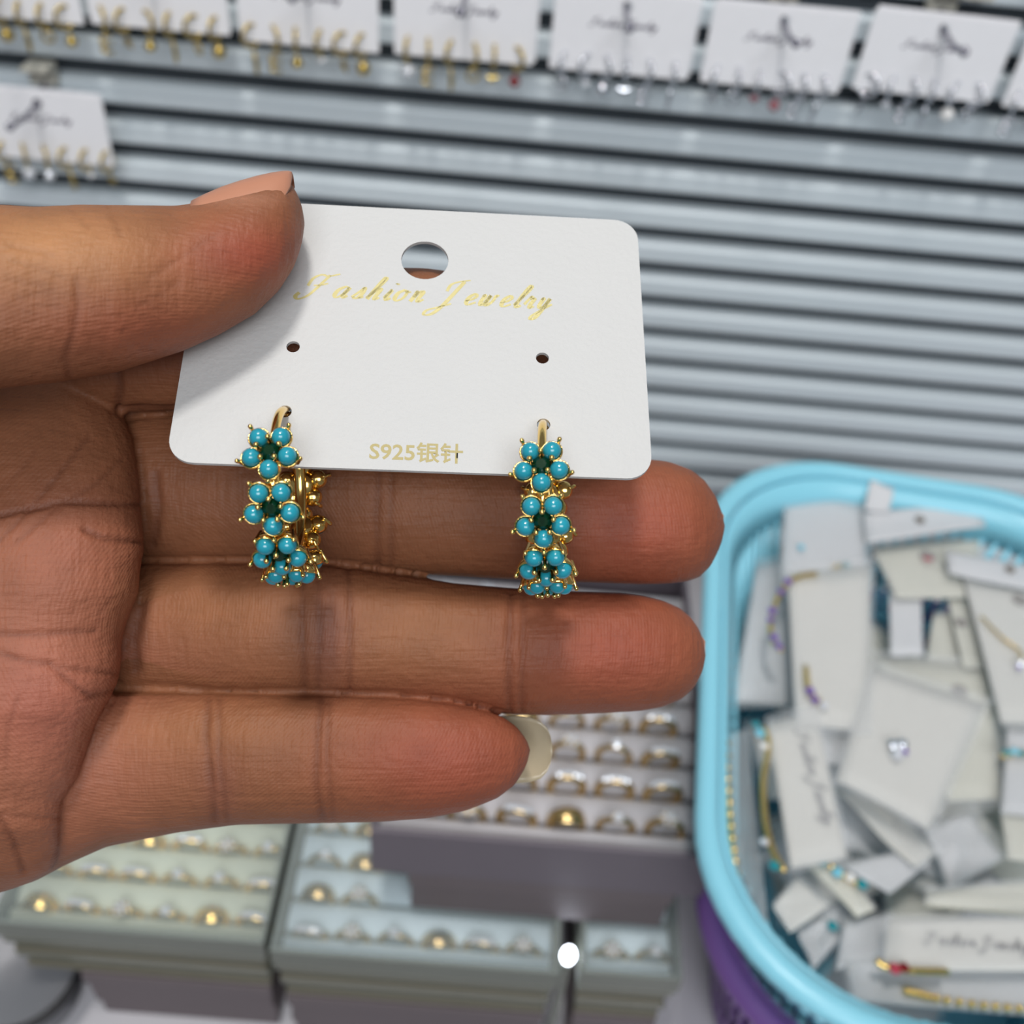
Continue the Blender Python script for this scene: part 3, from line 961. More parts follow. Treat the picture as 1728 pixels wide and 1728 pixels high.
packet([(1362, 1458), (1402, 1440), (1476, 1536), (1446, 1548)], 0.172, 'slim white card with teal crystals along a fine bar', PCARD3, film=0.05, extras=[('bangle', [(1390, 1452), (1415, 1472), (1455, 1495)], [(1390, 1456, TEAL, 0.0017), (1413, 1471, AQUA, 0.0021), (1435, 1480, PEARL, 0.0018), (1455, 1492, TEAL, 0.0020)])])
packet([(1345, 1482), (1398, 1530), (1332, 1576), (1304, 1530)], 0.168, 'small white card with a curled clear corner by the basket side', PCARD, film=0.1)
packet([(1345, 1570), (1405, 1545), (1412, 1590), (1372, 1635)], 0.160, 'twisted clear bag with one green crystal in the basket corner', PCARD2, film=0.2, curve=0.001, extras=[('none', [(1405, 1560), (1406, 1561)], [(1405, 1562, TEAL, 0.0019)])])
packet([(1565, 1502), (1790, 1488), (1790, 1552), (1560, 1530)], 0.172, 'rolled cream packet lying along the front of the heap', PCARD3, film=0.06, curve=0.0006)
packet([(1425, 1560), (1500, 1545), (1520, 1600), (1410, 1640)], 0.164, 'grey lilac slip in the front corner of the heap', PCARD2, film=0.1)
packet([(1500, 1552), (1800, 1552), (1800, 1640), (1488, 1640)], 0.176, 'long cream packet with grey script and pink crystals', PCARD, film=0.07, text=((1560, 1590), (1740, 1606)), extras=[('bangle', [(1478, 1622), (1500, 1632), (1540, 1638), (1600, 1640)], [(1510, 1634, ROSE, 0.0020), (1526, 1632, RED, 0.0018)])])
packet([(1430, 1620), (1800, 1640), (1800, 1720), (1440, 1690)], 0.166, 'long grey packet with a heavy gold bracelet against the front wall', PCARD2, film=0.05, extras=[('beads', [(1530, 1672), (1548, 1676), (1580, 1684), (1640, 1694), (1700, 1700), (1760, 1706)], [])])
# upright clear bag with a ball chain against the basket side
Qs = [onz(1228, 1240, 0.178), onz(1262, 1230, 0.178), onz(1300, 1600, 0.172), onz(1250, 1560, 0.172)]
base = sum(Qs) / 4
t = thing('chain_packet', 'clear bag with a gold ball chain along the basket side wall', 'packet', tuple(base))
e = [q - base for q in Qs]
MB().grid(sheet(e, np.array([0, 0, 1.0]), 10, 0, 0.0004, 321)).build('clear_bag', FILM, t, True)
bead_me = MB().sphere((0, 0, 0), 0.0014, 10, 6).mesh('bead', True)
for i in range(14):
    f_ = i / 13
    o = obj('bead', bead_me, GOLD, t)
    o.location = onz(1226 + 22 * f_ ** 1.6, 1255 + 258 * f_, 0.180) - base
MB().tube([onz(1226 + 22 * f_ ** 1.6, 1255 + 258 * f_, 0.180) - base for f_ in np.linspace(0, 1, 20)], 0.0006, 6).build('cord', GOLD, t, True)


# ================================================================== HELD EARRING CARD
def cs(p):                              # camera-side coordinates (right, up, away) -> world
    return C0 + CX * p[0] + CY * p[1] + FW * p[2]


H_ = 0.0372
W_ = 0.054
EX = np.array([0.9968, -0.0335, 0.0632])
EX /= np.linalg.norm(EX)
EY = np.array([0.0150, 0.9046, 0.4261])
EY -= EX * np.dot(EX, EY)
EY /= np.linalg.norm(EY)
BL = np.array([-0.0379808, 0.00539796, 0.11238155])
NRM = np.cross(EX, EY)                  # x right, y up, z away is left-handed: this points away from the camera
if NRM[2] > 0:
    NRM = -NRM
vec = lambda p: CX * p[0] + CY * p[1] + FW * p[2]
wEX, wEY, wN, wBL = vec(EX), vec(EY), vec(NRM), cs(BL)


def card_uv(px, py):
    p = onplane(px, py, wBL, wN) - wBL
    return float(np.dot(p, wEX)), float(np.dot(p, wEY))


holes_px = [(495, 587), (915, 606), (481, 696), (917, 718)]
holes = [circle(*card_uv(*h), 0.00078, 18) for h in holes_px] + [circle(*card_uv(717, 441), 0.0029, 36)]
held_me = plate_mesh('held_card', rrect(0, 0, W_, H_, 0.0030, 8), holes, 0.00045)
held = obj('earring_card', held_me, PAPER, label='white earring card with gold script held between thumb and fingers', cat='earring card')
held.matrix_world = frame(wBL, wEX, wEY, wN)
a, b = card_uv(499, 500), card_uv(931, 524)
tw = math.hypot(b[0] - a[0], b[1] - a[1])
o = obj('lettering', SCRIPT_BIG, FOIL, held, label='gold foil cursive print')
ang = math.atan2(b[1] - a[1], b[0] - a[0])
o.matrix_local = Matrix.Translation((a[0], a[1], 0.00024)) @ Matrix.Rotation(ang, 4, 'Z') @ Matrix.Scale(tw, 4)
# block print in the card's lower edge
tx_ = bpy.data.curves.new('print_text', 'FONT')
tx_.body = 'S925\u94f6\u9488'
tx_.resolution_u = 3
tx_.offset = 0.018
to = bpy.data.objects.new('tmp_text', tx_)
COL.objects.link(to)
bpy.context.view_layer.update()
pm = bpy.data.meshes.new_from_object(to.evaluated_get(bpy.context.evaluated_depsgraph_get()))
bpy.data.objects.remove(to)
vv = np.array([v.co for v in pm.vertices])
pm.materials.clear()
a, b = card_uv(622, 775), card_uv(780, 781)
tw = math.hypot(b[0] - a[0], b[1] - a[1])
s_ = tw / (vv[:, 0].max() - vv[:, 0].min())
o = obj('print', pm, mat('gold_foil_block_print', (160, 146, 88), 0.45, 0.05, 0.3, 2600), held, label='gold foil block print')
o.matrix_local = Matrix.Translation((a[0], a[1], 0.00024)) @ Matrix.Rotation(math.atan2(b[1] - a[1], b[0] - a[0]), 4, 'Z') @ Matrix.Scale(s_, 4)

# ================================================================== HELD EARRINGS
BR = 0.00098          # bead radius
RHO = 0.00196         # bead circle
bead_ms = MB().sphere((0, 0, 0), BR, 24, 14).mesh('bead', True)
stone_ms = MB().lathe([(0.00055, 0.0012), (0.00105, 0.0007), (0.0003, -0.0004)], 10).mesh('centre_stone')
prong_ms = MB().lathe([(0.00020, -0.0006), (0.00020, 0.00155), (0.00029, 0.00165), (0.00029, 0.00192), (0.00017, 0.00208), (0.00002, 0.00212)], 10).mesh('prong', True)
prong_out = MB().lathe([(0.00022, -0.0007), (0.00020, 0.00085), (0.00026, 0.00095), (0.00025, 0.0012), (0.00014, 0.00134), (0.00002, 0.00138)], 10).mesh('outer_prong', True)
sb = MB()
for q in range(5):
    a = math.radians(-90 + 72 * q)
    cx_, cy_ = RHO * math.cos(a), RHO * math.sin(a)
    T = Matrix.Translation((cx_, cy_, 0))
    sb.lathe([(0.00045, -0.0006), (0.00095, -0.00035), (0.00118, 0.0003), (0.00118, 0.00062), (0.00106, 0.00064), (0.00102, 0.0003), (0.0005, -0.0002)], 18, T)
sb.lathe([(0.0005, -0.0007), (0.0011, -0.0004), (0.00125, 0.0004), (0.00112, 0.0005), (0.0009, 0.0), (0.0004, -0.0003)], 18)
sb.lathe([(0.0012, -0.00085), (0.0015, -0.0006), (0.0012, -0.0003)], 16)
setting_ms = sb.mesh('flower_setting', True)


def flower_parts(f):
    for q in range(5):
        a = math.radians(-90 + 72 * q)
        o = obj('bead', bead_ms, TURQ, f, label='round turquoise bead')
        o.location = (RHO * math.cos(a), RHO * math.sin(a), 0.00075)
        a2 = a + math.radians(36)
        o = obj('prong', prong_ms, GOLD, f)
        o.location = (1.22e-3 * math.cos(a2), 1.22e-3 * math.sin(a2), 0)
        o = obj('prong', prong_out, GOLD, f)
        rr = RHO + 1.08e-3
        o.location = (rr * math.cos(a), rr * math.sin(a), 0.0)
        o.rotation_euler = Vector((0.35 * math.cos(a), 0.35 * math.sin(a), 1)).to_track_quat('Z', 'Y').to_euler()
    obj('centre_stone', stone_ms, EMER, f, label='dark green crystal')


RH = 0.0084


def flower_earring(hole_px, label, yaw, tilt):
    hp = onplane(*hole_px, wBL, wN)
    # hoop plane: "front" points to the camera, "down" down the frame
    fr = vec((math.sin(yaw), 0, -math.cos(yaw)))
    dn = vec((tilt, -1, 0.0))
    dn = dn - fr * np.dot(dn, fr)
    dn /= np.linalg.norm(dn)
    sd = np.cross(dn, fr)
    cen = hp + dn * (RH - 0.0003)
    t = thing('flower_earring', label, 'earring', group=None, mw=frame(cen, fr, dn, np.cross(fr, dn)))
    # local: x = front, y = down
    P = lambda th, r_=RH: (r_ * math.cos(th), r_ * math.sin(th), 0)
    R_ = math.radians
    MB().tube([P(R_(a)) for a in np.linspace(-96, -12, 22)], [0.00042] + [0.00050] * 20 + [0.00065], 10).build('ear_wire', GOLD, t, True)
    MB().tube([P(R_(a)) for a in np.linspace(-14, 200, 46)], 0.00072, 10).build('hoop_band', GOLD, t, True)
    MB().tube([P(R_(a)) for a in np.linspace(198, 255, 16)], 0.00055, 10).build('clasp_arm', GOLD, t, True)
    for k in range(7):
        th = R_(-18.5 + 33.4 * k)
        o = obj('flower', setting_ms, GOLD, t, label='gold flower setting')
        zr = np.array([math.cos(th), math.sin(th), 0])          # outward
        yt = -np.array([-math.sin(th), math.cos(th), 0])        # flower "up" is against the run of the hoop
        xr = np.cross(yt, zr)
        o.matrix_local = frame(zr * (RH + 0.0011), xr, yt, zr)
        flower_parts(o)
    return t


flower_earring((481, 698), 'turquoise flower hoop earring on the card hole near the thumb', math.radians(2), 0.04)
flower_earring((917, 720), 'turquoise flower hoop earring on the card hole far from the thumb', math.radians(-4), 0.03)

# ================================================================== HAND
def interp(tab, x):
    t_ = np.array(tab, float)
    return np.interp(x, t_[:, 0], t_[:, 1])


def pc(px, py, d):                       # pixel + depth -> local camera-side point (right, up, toward camera)
    return np.stack([(px - 864) / F * d, -(py - 864) / F * d, -d], -1)


def finger_loft(mb, top, bot, dc, kd, xs, n=40, expo=2.15, back=1.0):
    """rings across the finger; top/bot: outline (x, y) in pixels, dc: centre depth (x, d), kd: depth radius / half height"""
    rings = []
    for x in xs:
        yt, yb, d = interp(top, x), interp(bot, x), interp(dc, x)
        hh = max((yb - yt) / 2, 0.6)
        ym = (yt + yb) / 2
        k = interp(kd, x)
        ph = np.linspace(0, 2 * np.pi, n, endpoint=False)
        c, s = np.cos(ph), np.sin(ph)
        ex = 2 / expo
        yy = ym - hh * np.sign(c) * np.abs(c) ** ex
        dd = d - (hh * d / F) * k * np.sign(s) * np.abs(s) ** ex * np.where(s > 0, 1.0, back)
        # keep the outline on the pixels: the outline is where the depth is the centre depth
        rings.append(pc(np.full(n, x), yy, dd))
    k = len(rings)
    vs = np.concatenate(rings)
    fs = [(i * n + j, (i + 1) * n + j, (i + 1) * n + (j + 1) % n, i * n + (j + 1) % n) for i in range(k - 1) for j in range(n)]
    fs.append(tuple(range(n)))
    fs.append(tuple((k - 1) * n + j for j in range(n - 1, -1, -1)))
    mb.add(vs, fs)
    return rings


def xs_to(x0, x1, n=60, tip=30):
    a = np.linspace(x0, x1 - 90, n)
    b = x1 - 90 * np.cos(np.linspace(0, math.pi / 2, tip)) 
    return np.concatenate([a, b[1:]])


hb = MB()
th_top = [(-420, 420), (-250, 372), (-60, 349), (0, 345), (60, 349), (130, 345), (300, 347), (330, 342), (390, 321), (450, 302), (475, 299), (490, 308), (500, 324), (508, 342), (512, 358), (514.5, 376)]
th_bot = [(-420, 760), (-250, 720), (-60, 668), (0, 656), (100, 645), (200, 628), (310, 592), (370, 565), (430, 530), (470, 491), (495, 452), (507, 420), (512, 398), (514.5, 378)]
finger_loft(hb, th_top, th_bot, [(-420, .112), (-100, .107), (0, .1075), (200, .1115), (330, .1150), (450, .1185), (514, .1205)], [(-420, .85), (0, .9), (300, .92), (420, .95), (514, .95)], xs_to(-420, 514.4), expo=2.2)
# index (behind the card)
ix_top = [(0, 500), (150, 470), (400, 448), (717, 452), (850, 470), (950, 500), (985, 530), (1000, 570)]
ix_bot = [(0, 700), (150, 700), (330, 692), (700, 690), (850, 682), (950, 650), (985, 615), (1000, 572)]
finger_loft(hb, ix_top, ix_bot, [(0, .133), (300, .1318), (700, .1335), (1000, .136)], [(0, .9), (1000, .9)], xs_to(0, 1000))
# middle
mi_top = [(60, 660), (240, 672), (450, 690), (700, 722), (900, 750), (1060, 772), (1127, 778), (1167, 793), (1190, 812), (1208, 838), (1218, 865), (1223, 888)]
mi_bot = [(60, 960), (240, 960), (400, 960), (560, 958), (667, 966), (850, 977), (965, 982), (1080, 986), (1127, 985), (1160, 981), (1180, 974), (1198, 957), (1211, 932), (1219, 910), (1223, 891)]
finger_loft(hb, mi_top, mi_bot, [(60, .1400), (240, .1405), (450, .1390), (800, .1385), (1223, .139)], [(60, .9), (1223, .92)], xs_to(60, 1223), expo=2.25)
# ring
ri_top = [(60, 938), (200, 940), (400, 944), (560, 949), (665, 968), (762, 984), (860, 992), (965, 998), (1050, 1001), (1087, 1006), (1120, 1014), (1147, 1026), (1166, 1042), (1180, 1062), (1188, 1085), (1191, 1104)]
ri_bot = [(60, 1190), (210, 1190), (400, 1188), (560, 1187), (661, 1188), (762, 1196), (852, 1205), (925, 1207), (1005, 1204), (1080, 1200), (1119, 1193), (1150, 1180), (1170, 1162), (1184, 1138), (1189, 1120), (1191, 1107)]
finger_loft(hb, ri_top, ri_bot, [(60, .1385), (240, .1385), (450, .1362), (800, .1365), (1191, .1385)], [(60, .9), (1191, .92)], xs_to(60, 1191), expo=2.25)
# little finger
li_top = [(0, 1150), (150, 1156), (300, 1165), (420, 1170), (560, 1173), (681, 1178), (762, 1186), (823, 1199), (850, 1211), (870, 1225), (883, 1240), (891, 1254), (894.5, 1264)]
li_bot = [(0, 1505), (60, 1487), (110, 1460), (180, 1429), (300, 1405), (400, 1392), (560, 1389), (641, 1387), (722, 1381), (787, 1368), (839, 1347), (868, 1325), (884, 1300), (891, 1283), (894.5, 1267)]
finger_loft(hb, li_top, li_bot, [(0, .1345), (200, .1345), (420, .1318), (894, .1325)], [(0, .75), (300, .85), (894, .92)], xs_to(0, 894.5), expo=2.25)


# palm: rings across, one per image row
def palm_loft(mb, rows, n=56):
    rings = []
    for y, xl, xr, d, b, ex in rows:
        ph = np.linspace(0, 2 * np.pi, n, endpoint=False)
        c, s = np.cos(ph), np.sin(ph)
        e = 2 / ex
        xx = (xl + xr) / 2 + (xr - xl) / 2 * np.sign(c) * np.abs(c) ** e
        dd = d - b * np.sign(s) * np.abs(s) ** e
        rings.append(pc(xx, np.full(n, y, float), dd))
    k = len(rings)
    fs = [(i * n + j, i * n + (j + 1) % n, (i + 1) * n + (j + 1) % n, (i + 1) * n + j) for i in range(k - 1) for j in range(n)]
    fs.append(tuple(range(n - 1, -1, -1)))
    fs.append(tuple((k - 1) * n + j for j in range(n)))
    mb.add(np.concatenate(rings), fs)


pr = [(560, 120), (600, 168), (640, 190), (690, 205), (740, 226), (800, 233), (870, 239), (915, 243), (940, 241), (960, 236), (1000, 233), (1030, 221), (1060, 211), (1085, 205), (1110, 205), (1140, 201), (1165, 193), (1190, 176), (1222, 158), (1260, 147), (1310, 135), (1350, 113), (1390, 108), (1420, 105), (1450, 98), (1470, 84), (1488, 55), (1500, 22), (1512, -20), (1530, -120)]
rows = []
for y in np.linspace(560, 1530, 98):
    xr = interp(pr, y)
    d = np.interp(y, [560, 700, 900, 1200, 1400, 1530], [.1365, .1330, .1285, .1275, .1290, .1310])
    b = np.interp(y, [560, 640, 760, 900, 1200, 1400, 1480, 1530], [.006, .0105, .0125, .0135, .0135, .0115, .0075, .001])
    rows.append((y, -470, xr, d, b, 2.5))
palm_loft(hb, rows)
# wrist and forearm running out of the frame
fa_top = [(-2600, 760), (-900, 700), (-600, 640), (-330, 560), (-200, 620)]
fa_bot = [(-2600, 1750), (-900, 1560), (-600, 1500), (-330, 1490), (-200, 1400)]
finger_loft(hb, fa_top, fa_bot, [(-2600, .150), (-900, .135), (-200, .1295)], [(-2600, .75), (-900, .55), (-200, .38)], np.linspace(-2600, -200, 30), n=48, expo=2.2)

hm = hb.mesh('hand')
tmp = bpy.data.objects.new('tmp_hand', hm)
COL.objects.link(tmp)
md = tmp.modifiers.new('fuse', 'REMESH')
md.mode = 'VOXEL'
md.voxel_size = 0.00038
md = tmp.modifiers.new('soften', 'SMOOTH')
md.factor = 0.5
md.iterations = 3
dg = bpy.context.evaluated_depsgraph_get()
hand_me = bpy.data.meshes.new_from_object(tmp.evaluated_get(dg))
hand_me.name = 'hand'
bpy.data.objects.remove(tmp)

N = len(hand_me.vertices)
co = np.empty(N * 3)
hand_me.vertices.foreach_get('co', co)
co = co.reshape(-1, 3)
no = np.empty(N * 3)
hand_me.vertex_normals.foreach_get('vector', no)
no = no.reshape(-1, 3)
# deepen the valleys where two fingers or folds meet
ed = np.empty(len(hand_me.edges) * 2, np.int32)
hand_me.edges.foreach_get('vertices', ed)
ed = ed.reshape(-1, 2)
deg = np.bincount(ed.ravel(), minlength=N).astype(float)


def around(a):
    return (np.bincount(ed[:, 0], a[ed[:, 1]], N) + np.bincount(ed[:, 1], a[ed[:, 0]], N)) / deg


cv = np.einsum('ij,ij->i', np.stack([around(co[:, k]) for k in range(3)], -1) - co, no)
cv = np.clip(cv - 2.0e-5, 0, None)
for _ in range(6):
    cv = 0.4 * cv + 0.6 * around(cv)
co -= no * np.clip(cv * 26.0, 0, 0.0009)[:, None]
dep = -co[:, 2]
PX = 864 + F * co[:, 0] / dep
PY = 864 - F * co[:, 1] / dep
facing = -np.einsum('ij,ij->i', no, co) / np.linalg.norm(co, axis=1)
vis = np.clip(facing * 3 + 0.3, 0, 1)


def seg_dist(P, pts):
    d = np.full(len(P), 1e9)
    for a, b in zip(pts[:-1], pts[1:]):
        a, b = np.array(a, float), np.array(b, float)
        ab = b - a
        t_ = np.clip(((P - a) @ ab) / (ab @ ab), 0, 1)
        d = np.minimum(d, np.linalg.norm(P - (a + t_[:, None] * ab), axis=1))
    return d


P2 = np.stack([PX, PY], -1)
TH, PA, FI = (0.0, 0.1262), (0.0, 0.1300), (0.1200, 0.2)
GAP = (0.1200, 0.2001)                   # ring finger against its neighbours: shaped, not tinted
creases = [  # polyline, half width px, depth mm, depth range
    ([(128, 470), (132, 520), (124, 560), (112, 605), (118, 640)], 7, .2, TH),
    ([(20, 440), (60, 450), (110, 470)], 4, .12, TH), ([(10, 470), (70, 482)], 4, .12, TH), ([(15, 415), (90, 430)], 4, .10, TH), ([(30, 505), (90, 490)], 4, .10, TH),
    ([(180, 345), (205, 400)], 4, .12, TH), ([(110, 345), (150, 385)], 4, .10, TH),
    ([(250, 470), (330, 420), (360, 400)], 5, .10, TH), ([(230, 520), (300, 480)], 5, .10, TH),
    ([(0, 870), (60, 857), (110, 848), (170, 849), (236, 851)], 5, .40, PA),
    ([(0, 912), (60, 850), (110, 790), (150, 735)], 4, .22, PA), ([(30, 915), (90, 862), (160, 820), (205, 775)], 4, .18, PA), ([(0, 830), (40, 790), (60, 760)], 4, .12, PA),
    ([(140, 893), (175, 910), (240, 915)], 5, .40, PA),
    ([(0, 1070), (60, 1073), (110, 1069), (160, 1066)], 5, .28, PA),
    ([(0, 1103), (50, 1118), (85, 1121), (110, 1145), (150, 1175), (190, 1165)], 5, .32, PA), ([(85, 1121), (130, 1131), (200, 1138)], 4, .25, PA),
    ([(0, 1382), (22, 1420), (40, 1470)], 6, .30, PA), ([(0, 1375), (60, 1382), (110, 1380)], 4, .14, PA),
    ([(30, 1180), (15, 1230), (10, 1300)], 4, .12, PA),
    ([(512, 962), (510, 1050), (514, 1165)], 6, .30, FI), ([(536, 965), (540, 1060), (536, 1165)], 5, .22, FI), ([(588, 962), (592, 1050), (590, 1168)], 5, .26, FI), ([(560, 1000), (562, 1120)], 5, .14, FI),
    ([(862, 1002), (858, 1090), (860, 1200)], 6, .30, FI), ([(884, 1004), (882, 1095), (880, 1200)], 5, .20, FI),
    ([(352, 1180), (348, 1240), (356, 1320), (362, 1385)], 6, .28, FI), ([(370, 1180), (370, 1280), (384, 1385)], 5, .20, FI),
    ([(543, 1182), (536, 1250), (534, 1330), (545, 1384)], 6, .30, FI), ([(556, 1184), (552, 1270), (562, 1384)], 5, .20, FI),
    ([(640, 790), (636, 870), (638, 955)], 6, .26, FI), ([(662, 790), (660, 870), (660, 955)], 5, .20, FI),
    ([(240, 944), (400, 945), (560, 950), (610, 957), (660, 965)], 6, .3, GAP),
    ([(195, 1164), (300, 1165), (420, 1167), (560, 1169), (680, 1174), (762, 1182), (850, 1203)], 6, .3, GAP),
    ([(200, 690), (250, 689), (310, 689)], 5, .6, FI), ([(196, 615), (203, 650), (200, 690)], 6, .4, FI),  # index against middle finger: the shade between them is tinted in too
    ([(262, 800), (268, 860), (258, 920)], 8, .35, FI), ([(240, 1020), (228, 1080), (230, 1130)], 9, .35, FI),
]
disp = np.zeros(N)
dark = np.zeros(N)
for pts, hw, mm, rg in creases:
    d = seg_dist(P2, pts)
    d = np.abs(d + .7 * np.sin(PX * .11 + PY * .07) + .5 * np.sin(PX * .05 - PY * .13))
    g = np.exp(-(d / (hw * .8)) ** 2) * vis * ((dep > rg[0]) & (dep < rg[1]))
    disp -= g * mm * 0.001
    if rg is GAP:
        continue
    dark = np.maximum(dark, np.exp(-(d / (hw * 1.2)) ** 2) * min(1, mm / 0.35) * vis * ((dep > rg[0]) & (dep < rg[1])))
# soft swellings of pads and small unevenness
for x, y, rx, ry, mm, rg in ((120, 980, 110, 60, .5, PA), (110, 1220, 80, 90, .6, PA), (130, 800, 90, 50, .4, PA), (400, 430, 80, 60, .3, TH), (1020, 1100, 130, 70, .35, FI), (740, 1280, 130, 70, .3, FI), (1120, 890, 90, 70, .3, FI), (420, 1060, 90, 80, .3, FI), (710, 1070, 100, 80, .25, FI)):
    disp += np.exp(-((PX - x) / rx) ** 2 - ((PY - y) / ry) ** 2) * mm * 0.001 * vis * ((dep > rg[0]) & (dep < rg[1]))
co += no * disp[:, None]
cen = np.array([-0.045, -0.012, -0.128])
hand_me.vertices.foreach_set('co', (co - cen).ravel())
hand_me.polygons.foreach_set('use_smooth', np.ones(len(hand_me.polygons), bool))

# skin colour: tan, rosier at the pads and tips, browner in folds; shade between two fingers tinted in
base_c = np.array(lin((137, 88, 61)))
rosy = np.array(lin((152, 77, 58)))
yell = np.array(lin((156, 105, 70)))
fold_and_shade = np.array(lin((84, 44, 34)))
colr = np.tile(base_c, (N, 1))


def blend(wt, c):
    global colr
    colr = colr * (1 - wt[:, None]) + c * wt[:, None]


def blob(x, y, rx, ry, wgt, c, rg):
    blend(wgt * np.exp(-((PX - x) / rx) ** 2 - ((PY - y) / ry) ** 2) * ((dep > rg[0]) & (dep < rg[1])), c)


blob(60, 410, 220, 70, .85, np.array(lin((184, 132, 90))), TH)  # light on the thumb's upper side, put into the colour
blob(420, 430, 120, 60, .9, rosy, TH)
blob(250, 560, 200, 60, .5, rosy, TH)
blob(400, 335, 70, 14, .5, np.array(lin((186, 132, 106))), TH)
blob(1080, 890, 160, 110, .85, rosy, FI)
blob(1040, 1100, 170, 110, .85, rosy, FI)
blob(760, 1285, 190, 110, .85, rosy, FI)
blob(80, 1180, 200, 260, .85, np.array(lin((170, 106, 84))), PA)  # palm lightened in colour to make up for weaker light there
blob(60, 1190, 90, 80, .5, np.array(lin((168, 98, 82))), PA)
blob(120, 930, 130, 90, .6, np.array(lin((164, 100, 78))), PA)
blob(700, 1060, 120, 70, .5, yell, FI)
blob(360, 1020, 160, 60, .5, yell, FI)
blob(330, 1230, 180, 50, .5, yell, FI)
blob(555, 1070, 38, 90, .45, np.array(lin((122, 76, 70))), FI)
blob(372, 1330, 34, 60, .4, np.array(lin((122, 76, 66))), FI)
blend(0.42 * dark, fold_and_shade)
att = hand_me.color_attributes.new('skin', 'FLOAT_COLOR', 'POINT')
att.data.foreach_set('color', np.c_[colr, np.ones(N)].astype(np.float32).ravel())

sk = bpy.data.materials.new('skin')
sk.use_nodes = True
nt = sk.node_tree
bs = nt.nodes['Principled BSDF']
va = nt.nodes.new('ShaderNodeVertexColor')
va.layer_name = 'skin'
tc = nt.nodes.new('ShaderNodeTexCoord')


def node_noise(scale, vec_scale, detail=3):
    mp = nt.nodes.new('ShaderNodeMapping')
    mp.inputs['Scale'].default_value = vec_scale
    nt.links.new(tc.outputs['Object'], mp.inputs['Vector'])
    nz = nt.nodes.new('ShaderNodeTexNoise')
    nz.inputs['Scale'].default_value = scale
    nz.inputs['Detail'].default_value = detail
    nt.links.new(mp.outputs[0], nz.inputs['Vector'])
    return nz


mot = node_noise(220, (1, 1, 1), 5)
mr = nt.nodes.new('ShaderNodeMapRange')
mr.inputs[3].default_value = 0.76
mr.inputs[4].default_value = 1.2
nt.links.new(mot.outputs['Fac'], mr.inputs[0])
mx = nt.nodes.new('ShaderNodeMix')
mx.data_type = 'RGBA'
mx.blend_type = 'MULTIPLY'
mx.inputs['Factor'].default_value = 1.0
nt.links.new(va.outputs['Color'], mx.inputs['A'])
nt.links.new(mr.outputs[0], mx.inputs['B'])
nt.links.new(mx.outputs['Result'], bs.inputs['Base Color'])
bs.inputs['Roughness'].default_value = 0.52
bs.inputs['Specular IOR Level'].default_value = 0.25
bs.inputs['Subsurface Weight'].default_value = 0.15
bs.inputs['Subsurface Radius'].default_value = (0.0022, 0.0010, 0.0006)
bs.inputs['Subsurface Scale'].default_value = 1.0
n1 = node_noise(1500, (1.0, 0.12, 0.5))        # fine wrinkles across the fingers
n2 = node_noise(1500, (0.10, 1.0, 0.5))        # and along them
n3 = node_noise(900, (1, 1, 1))
ad = nt.nodes.new('ShaderNodeMath')
ad.operation = 'ADD'
nt.links.new(n1.outputs['Fac'], ad.inputs[0])
nt.links.new(n2.outputs['Fac'], ad.inputs[1])
ad2 = nt.nodes.new('ShaderNodeMath')
ad2.operation = 'ADD'
nt.links.new(ad.outputs[0], ad2.inputs[0])
nt.links.new(n3.outputs['Fac'], ad2.inputs[1])
bp = nt.nodes.new('ShaderNodeBump')
wv = nt.nodes.new('ShaderNodeTexWave')          # skin ridges
wv.wave_type = 'RINGS'
wv.rings_direction = 'SPHERICAL'
wv.inputs['Scale'].default_value = 760
wv.inputs['Distortion'].default_value = 4.0
wv.inputs['Detail'].default_value = 2
wv.inputs['Detail Scale'].default_value = 0.12
nt.links.new(tc.outputs['Object'], wv.inputs['Vector'])
wm = nt.nodes.new('ShaderNodeMath')
wm.operation = 'MULTIPLY_ADD'
wm.inputs[1].default_value = 0.11
nt.links.new(wv.outputs['Fac'], wm.inputs[0])
nt.links.new(ad2.outputs[0], wm.inputs[2])
bp.inputs['Strength'].default_value = 0.55
bp.inputs['Distance'].default_value = 0.00028
nt.links.new(wm.outputs[0], bp.inputs['Height'])
nt.links.new(bp.outputs['Normal'], bs.inputs['Normal'])
hand_me.materials.clear()
hand = obj('hand', hand_me, sk, label='bare hand, palm to the viewer, pinching the white earring card', cat='hand')
HM = frame(cs((cen[0], cen[1], -cen[2])), CX, CY, -FW)
hand.matrix_world = HM


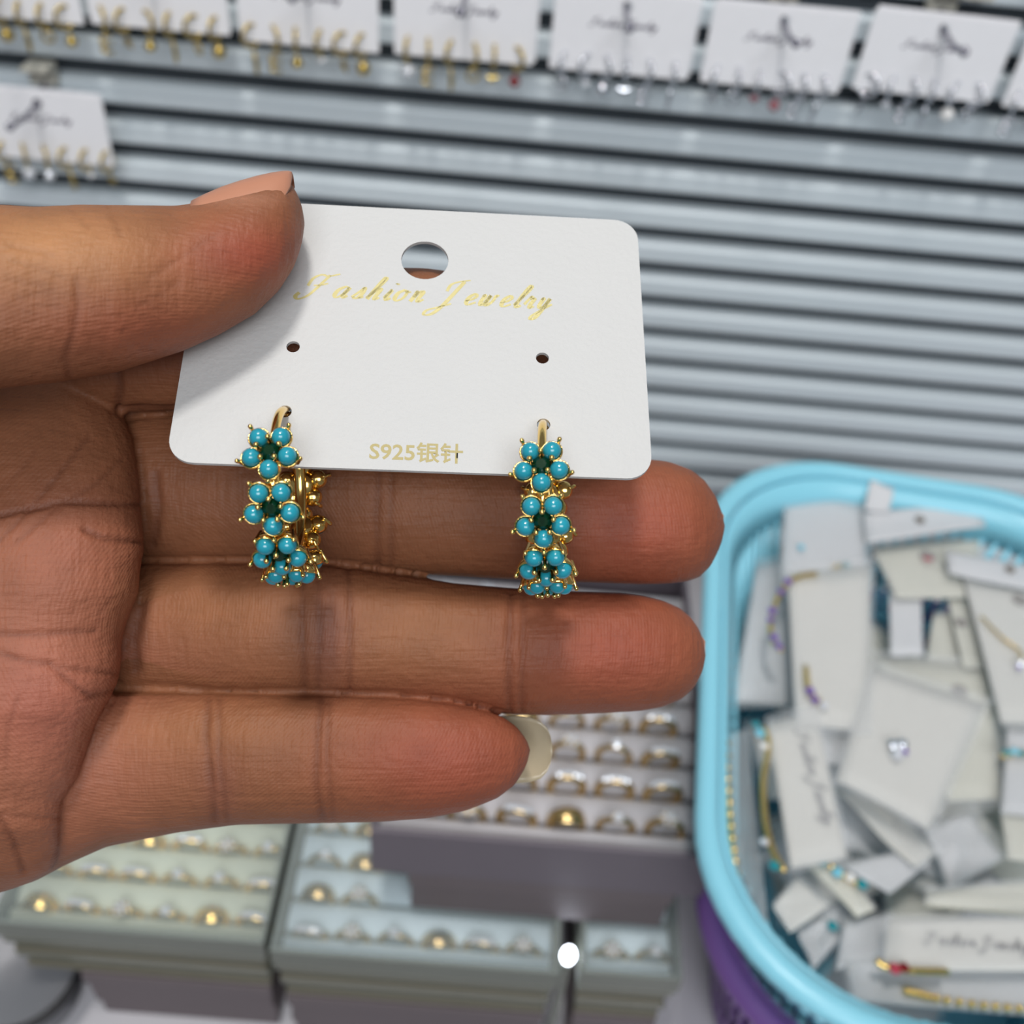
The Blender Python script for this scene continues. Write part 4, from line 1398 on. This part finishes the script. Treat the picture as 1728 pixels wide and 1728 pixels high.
# fingernails: curved plates, local space of the hand
def nail(outline_c, width, arch, name_mat, label, axis_out, side, steps=16, tipround=0.45, thick=0.0004):
    """outline_c: centre line points (hand-local), width: half widths, axis_out: plate normal, side: across direction"""
    n = np.array(axis_out, float)
    n /= np.linalg.norm(n)
    s = np.array(side, float)
    s /= np.linalg.norm(s)
    rows_t, rows_b = [], []
    for c, wv in zip(outline_c, width):
        rt, rb = [], []
        for q in np.linspace(-1, 1, 13):
            p = np.array(c) - cen + s * (wv * q) - n * (arch * q * q * (wv / max(width)) ** 1.0)
            rt.append(p + n * thick)
            rb.append(p)
        rows_t.append(rt)
        rows_b.append(rb)
    mb = MB()
    C_ = 13
    R = len(rows_t)
    top = [p for r_ in rows_t for p in r_]
    bot = [p for r_ in rows_b for p in r_]
    T = R * C_
    fs = []
    for i in range(R - 1):
        for j in range(C_ - 1):
            a, b, c, d = i * C_ + j, i * C_ + j + 1, (i + 1) * C_ + j + 1, (i + 1) * C_ + j
            fs += [(a, b, c, d), (T + d, T + c, T + b, T + a)]
    rg = [j for j in range(C_)] + [i * C_ + C_ - 1 for i in range(1, R)] + [(R - 1) * C_ + j for j in range(C_ - 2, -1, -1)] + [i * C_ for i in range(R - 2, 0, -1)]
    for k in range(len(rg)):
        a, b = rg[k], rg[(k + 1) % len(rg)]
        fs.append((b, a, T + a, T + b))
    mb.add(top + bot, fs)
    return mb.build('fingernail', name_mat, hand, True, label=label)


def pts_line(l):
    return [pc(np.array(float(x)), np.array(float(y)), np.array(float(d))) for x, y, d in l]


# thumb nail: lies on the upper side, slightly turned to the viewer
tl = [(325, 341, .1143), (345, 331, .1147), (375, 318, .1153), (405, 308, .1160), (435, 299.5, .1167), (460, 294, .1173), (478, 291.5, .1178), (488, 291.5, .1181), (493, 293, .1183)]
nail(pts_line(tl), [.0046, .0052, .0054, .0054, .0052, .0046, .0036, .0023, .0006], .0039, NAIL, 'pale thumbnail with free edge', (-.18, .93, .30), (0.10, -0.34, 1.0), thick=0.00022)
# little finger nail: long, shows past the tip
tl = [(760, 1262, .1377), (800, 1262, .1383), (840, 1262, .1385), (872, 1262, .1383), (895, 1262, .1379), (912, 1263, .1375), (923, 1263, .1373), (929, 1264, .1371), (932, 1264, .1370)]
nail(pts_line(tl), [.0036, .0043, .0045, .0045, .0043, .0038, .0029, .0018, .0004], .0012, NAILP, 'long pale nail of the little finger', (0, 0, -1), (0, 1, 0))
for (xa, xb, yy, dd, hw) in ((1060, 1190, 1092, .1455, .0056), (1090, 1221, 880, .1455, .0055), (880, 1001, 565, .1425, .0052)):
    xs = np.linspace(xa, xb, 9)
    nail(pts_line([(x, yy, dd - 0.0010 * (i / 8) ** 2) for i, x in enumerate(xs)]), [hw * q for q in (.8, .95, 1, 1, .98, .9, .72, .5, .15)], .0016, NAIL, 'fingernail on the far side of the fingers', (0, 0, -1), (0, 1, 0))
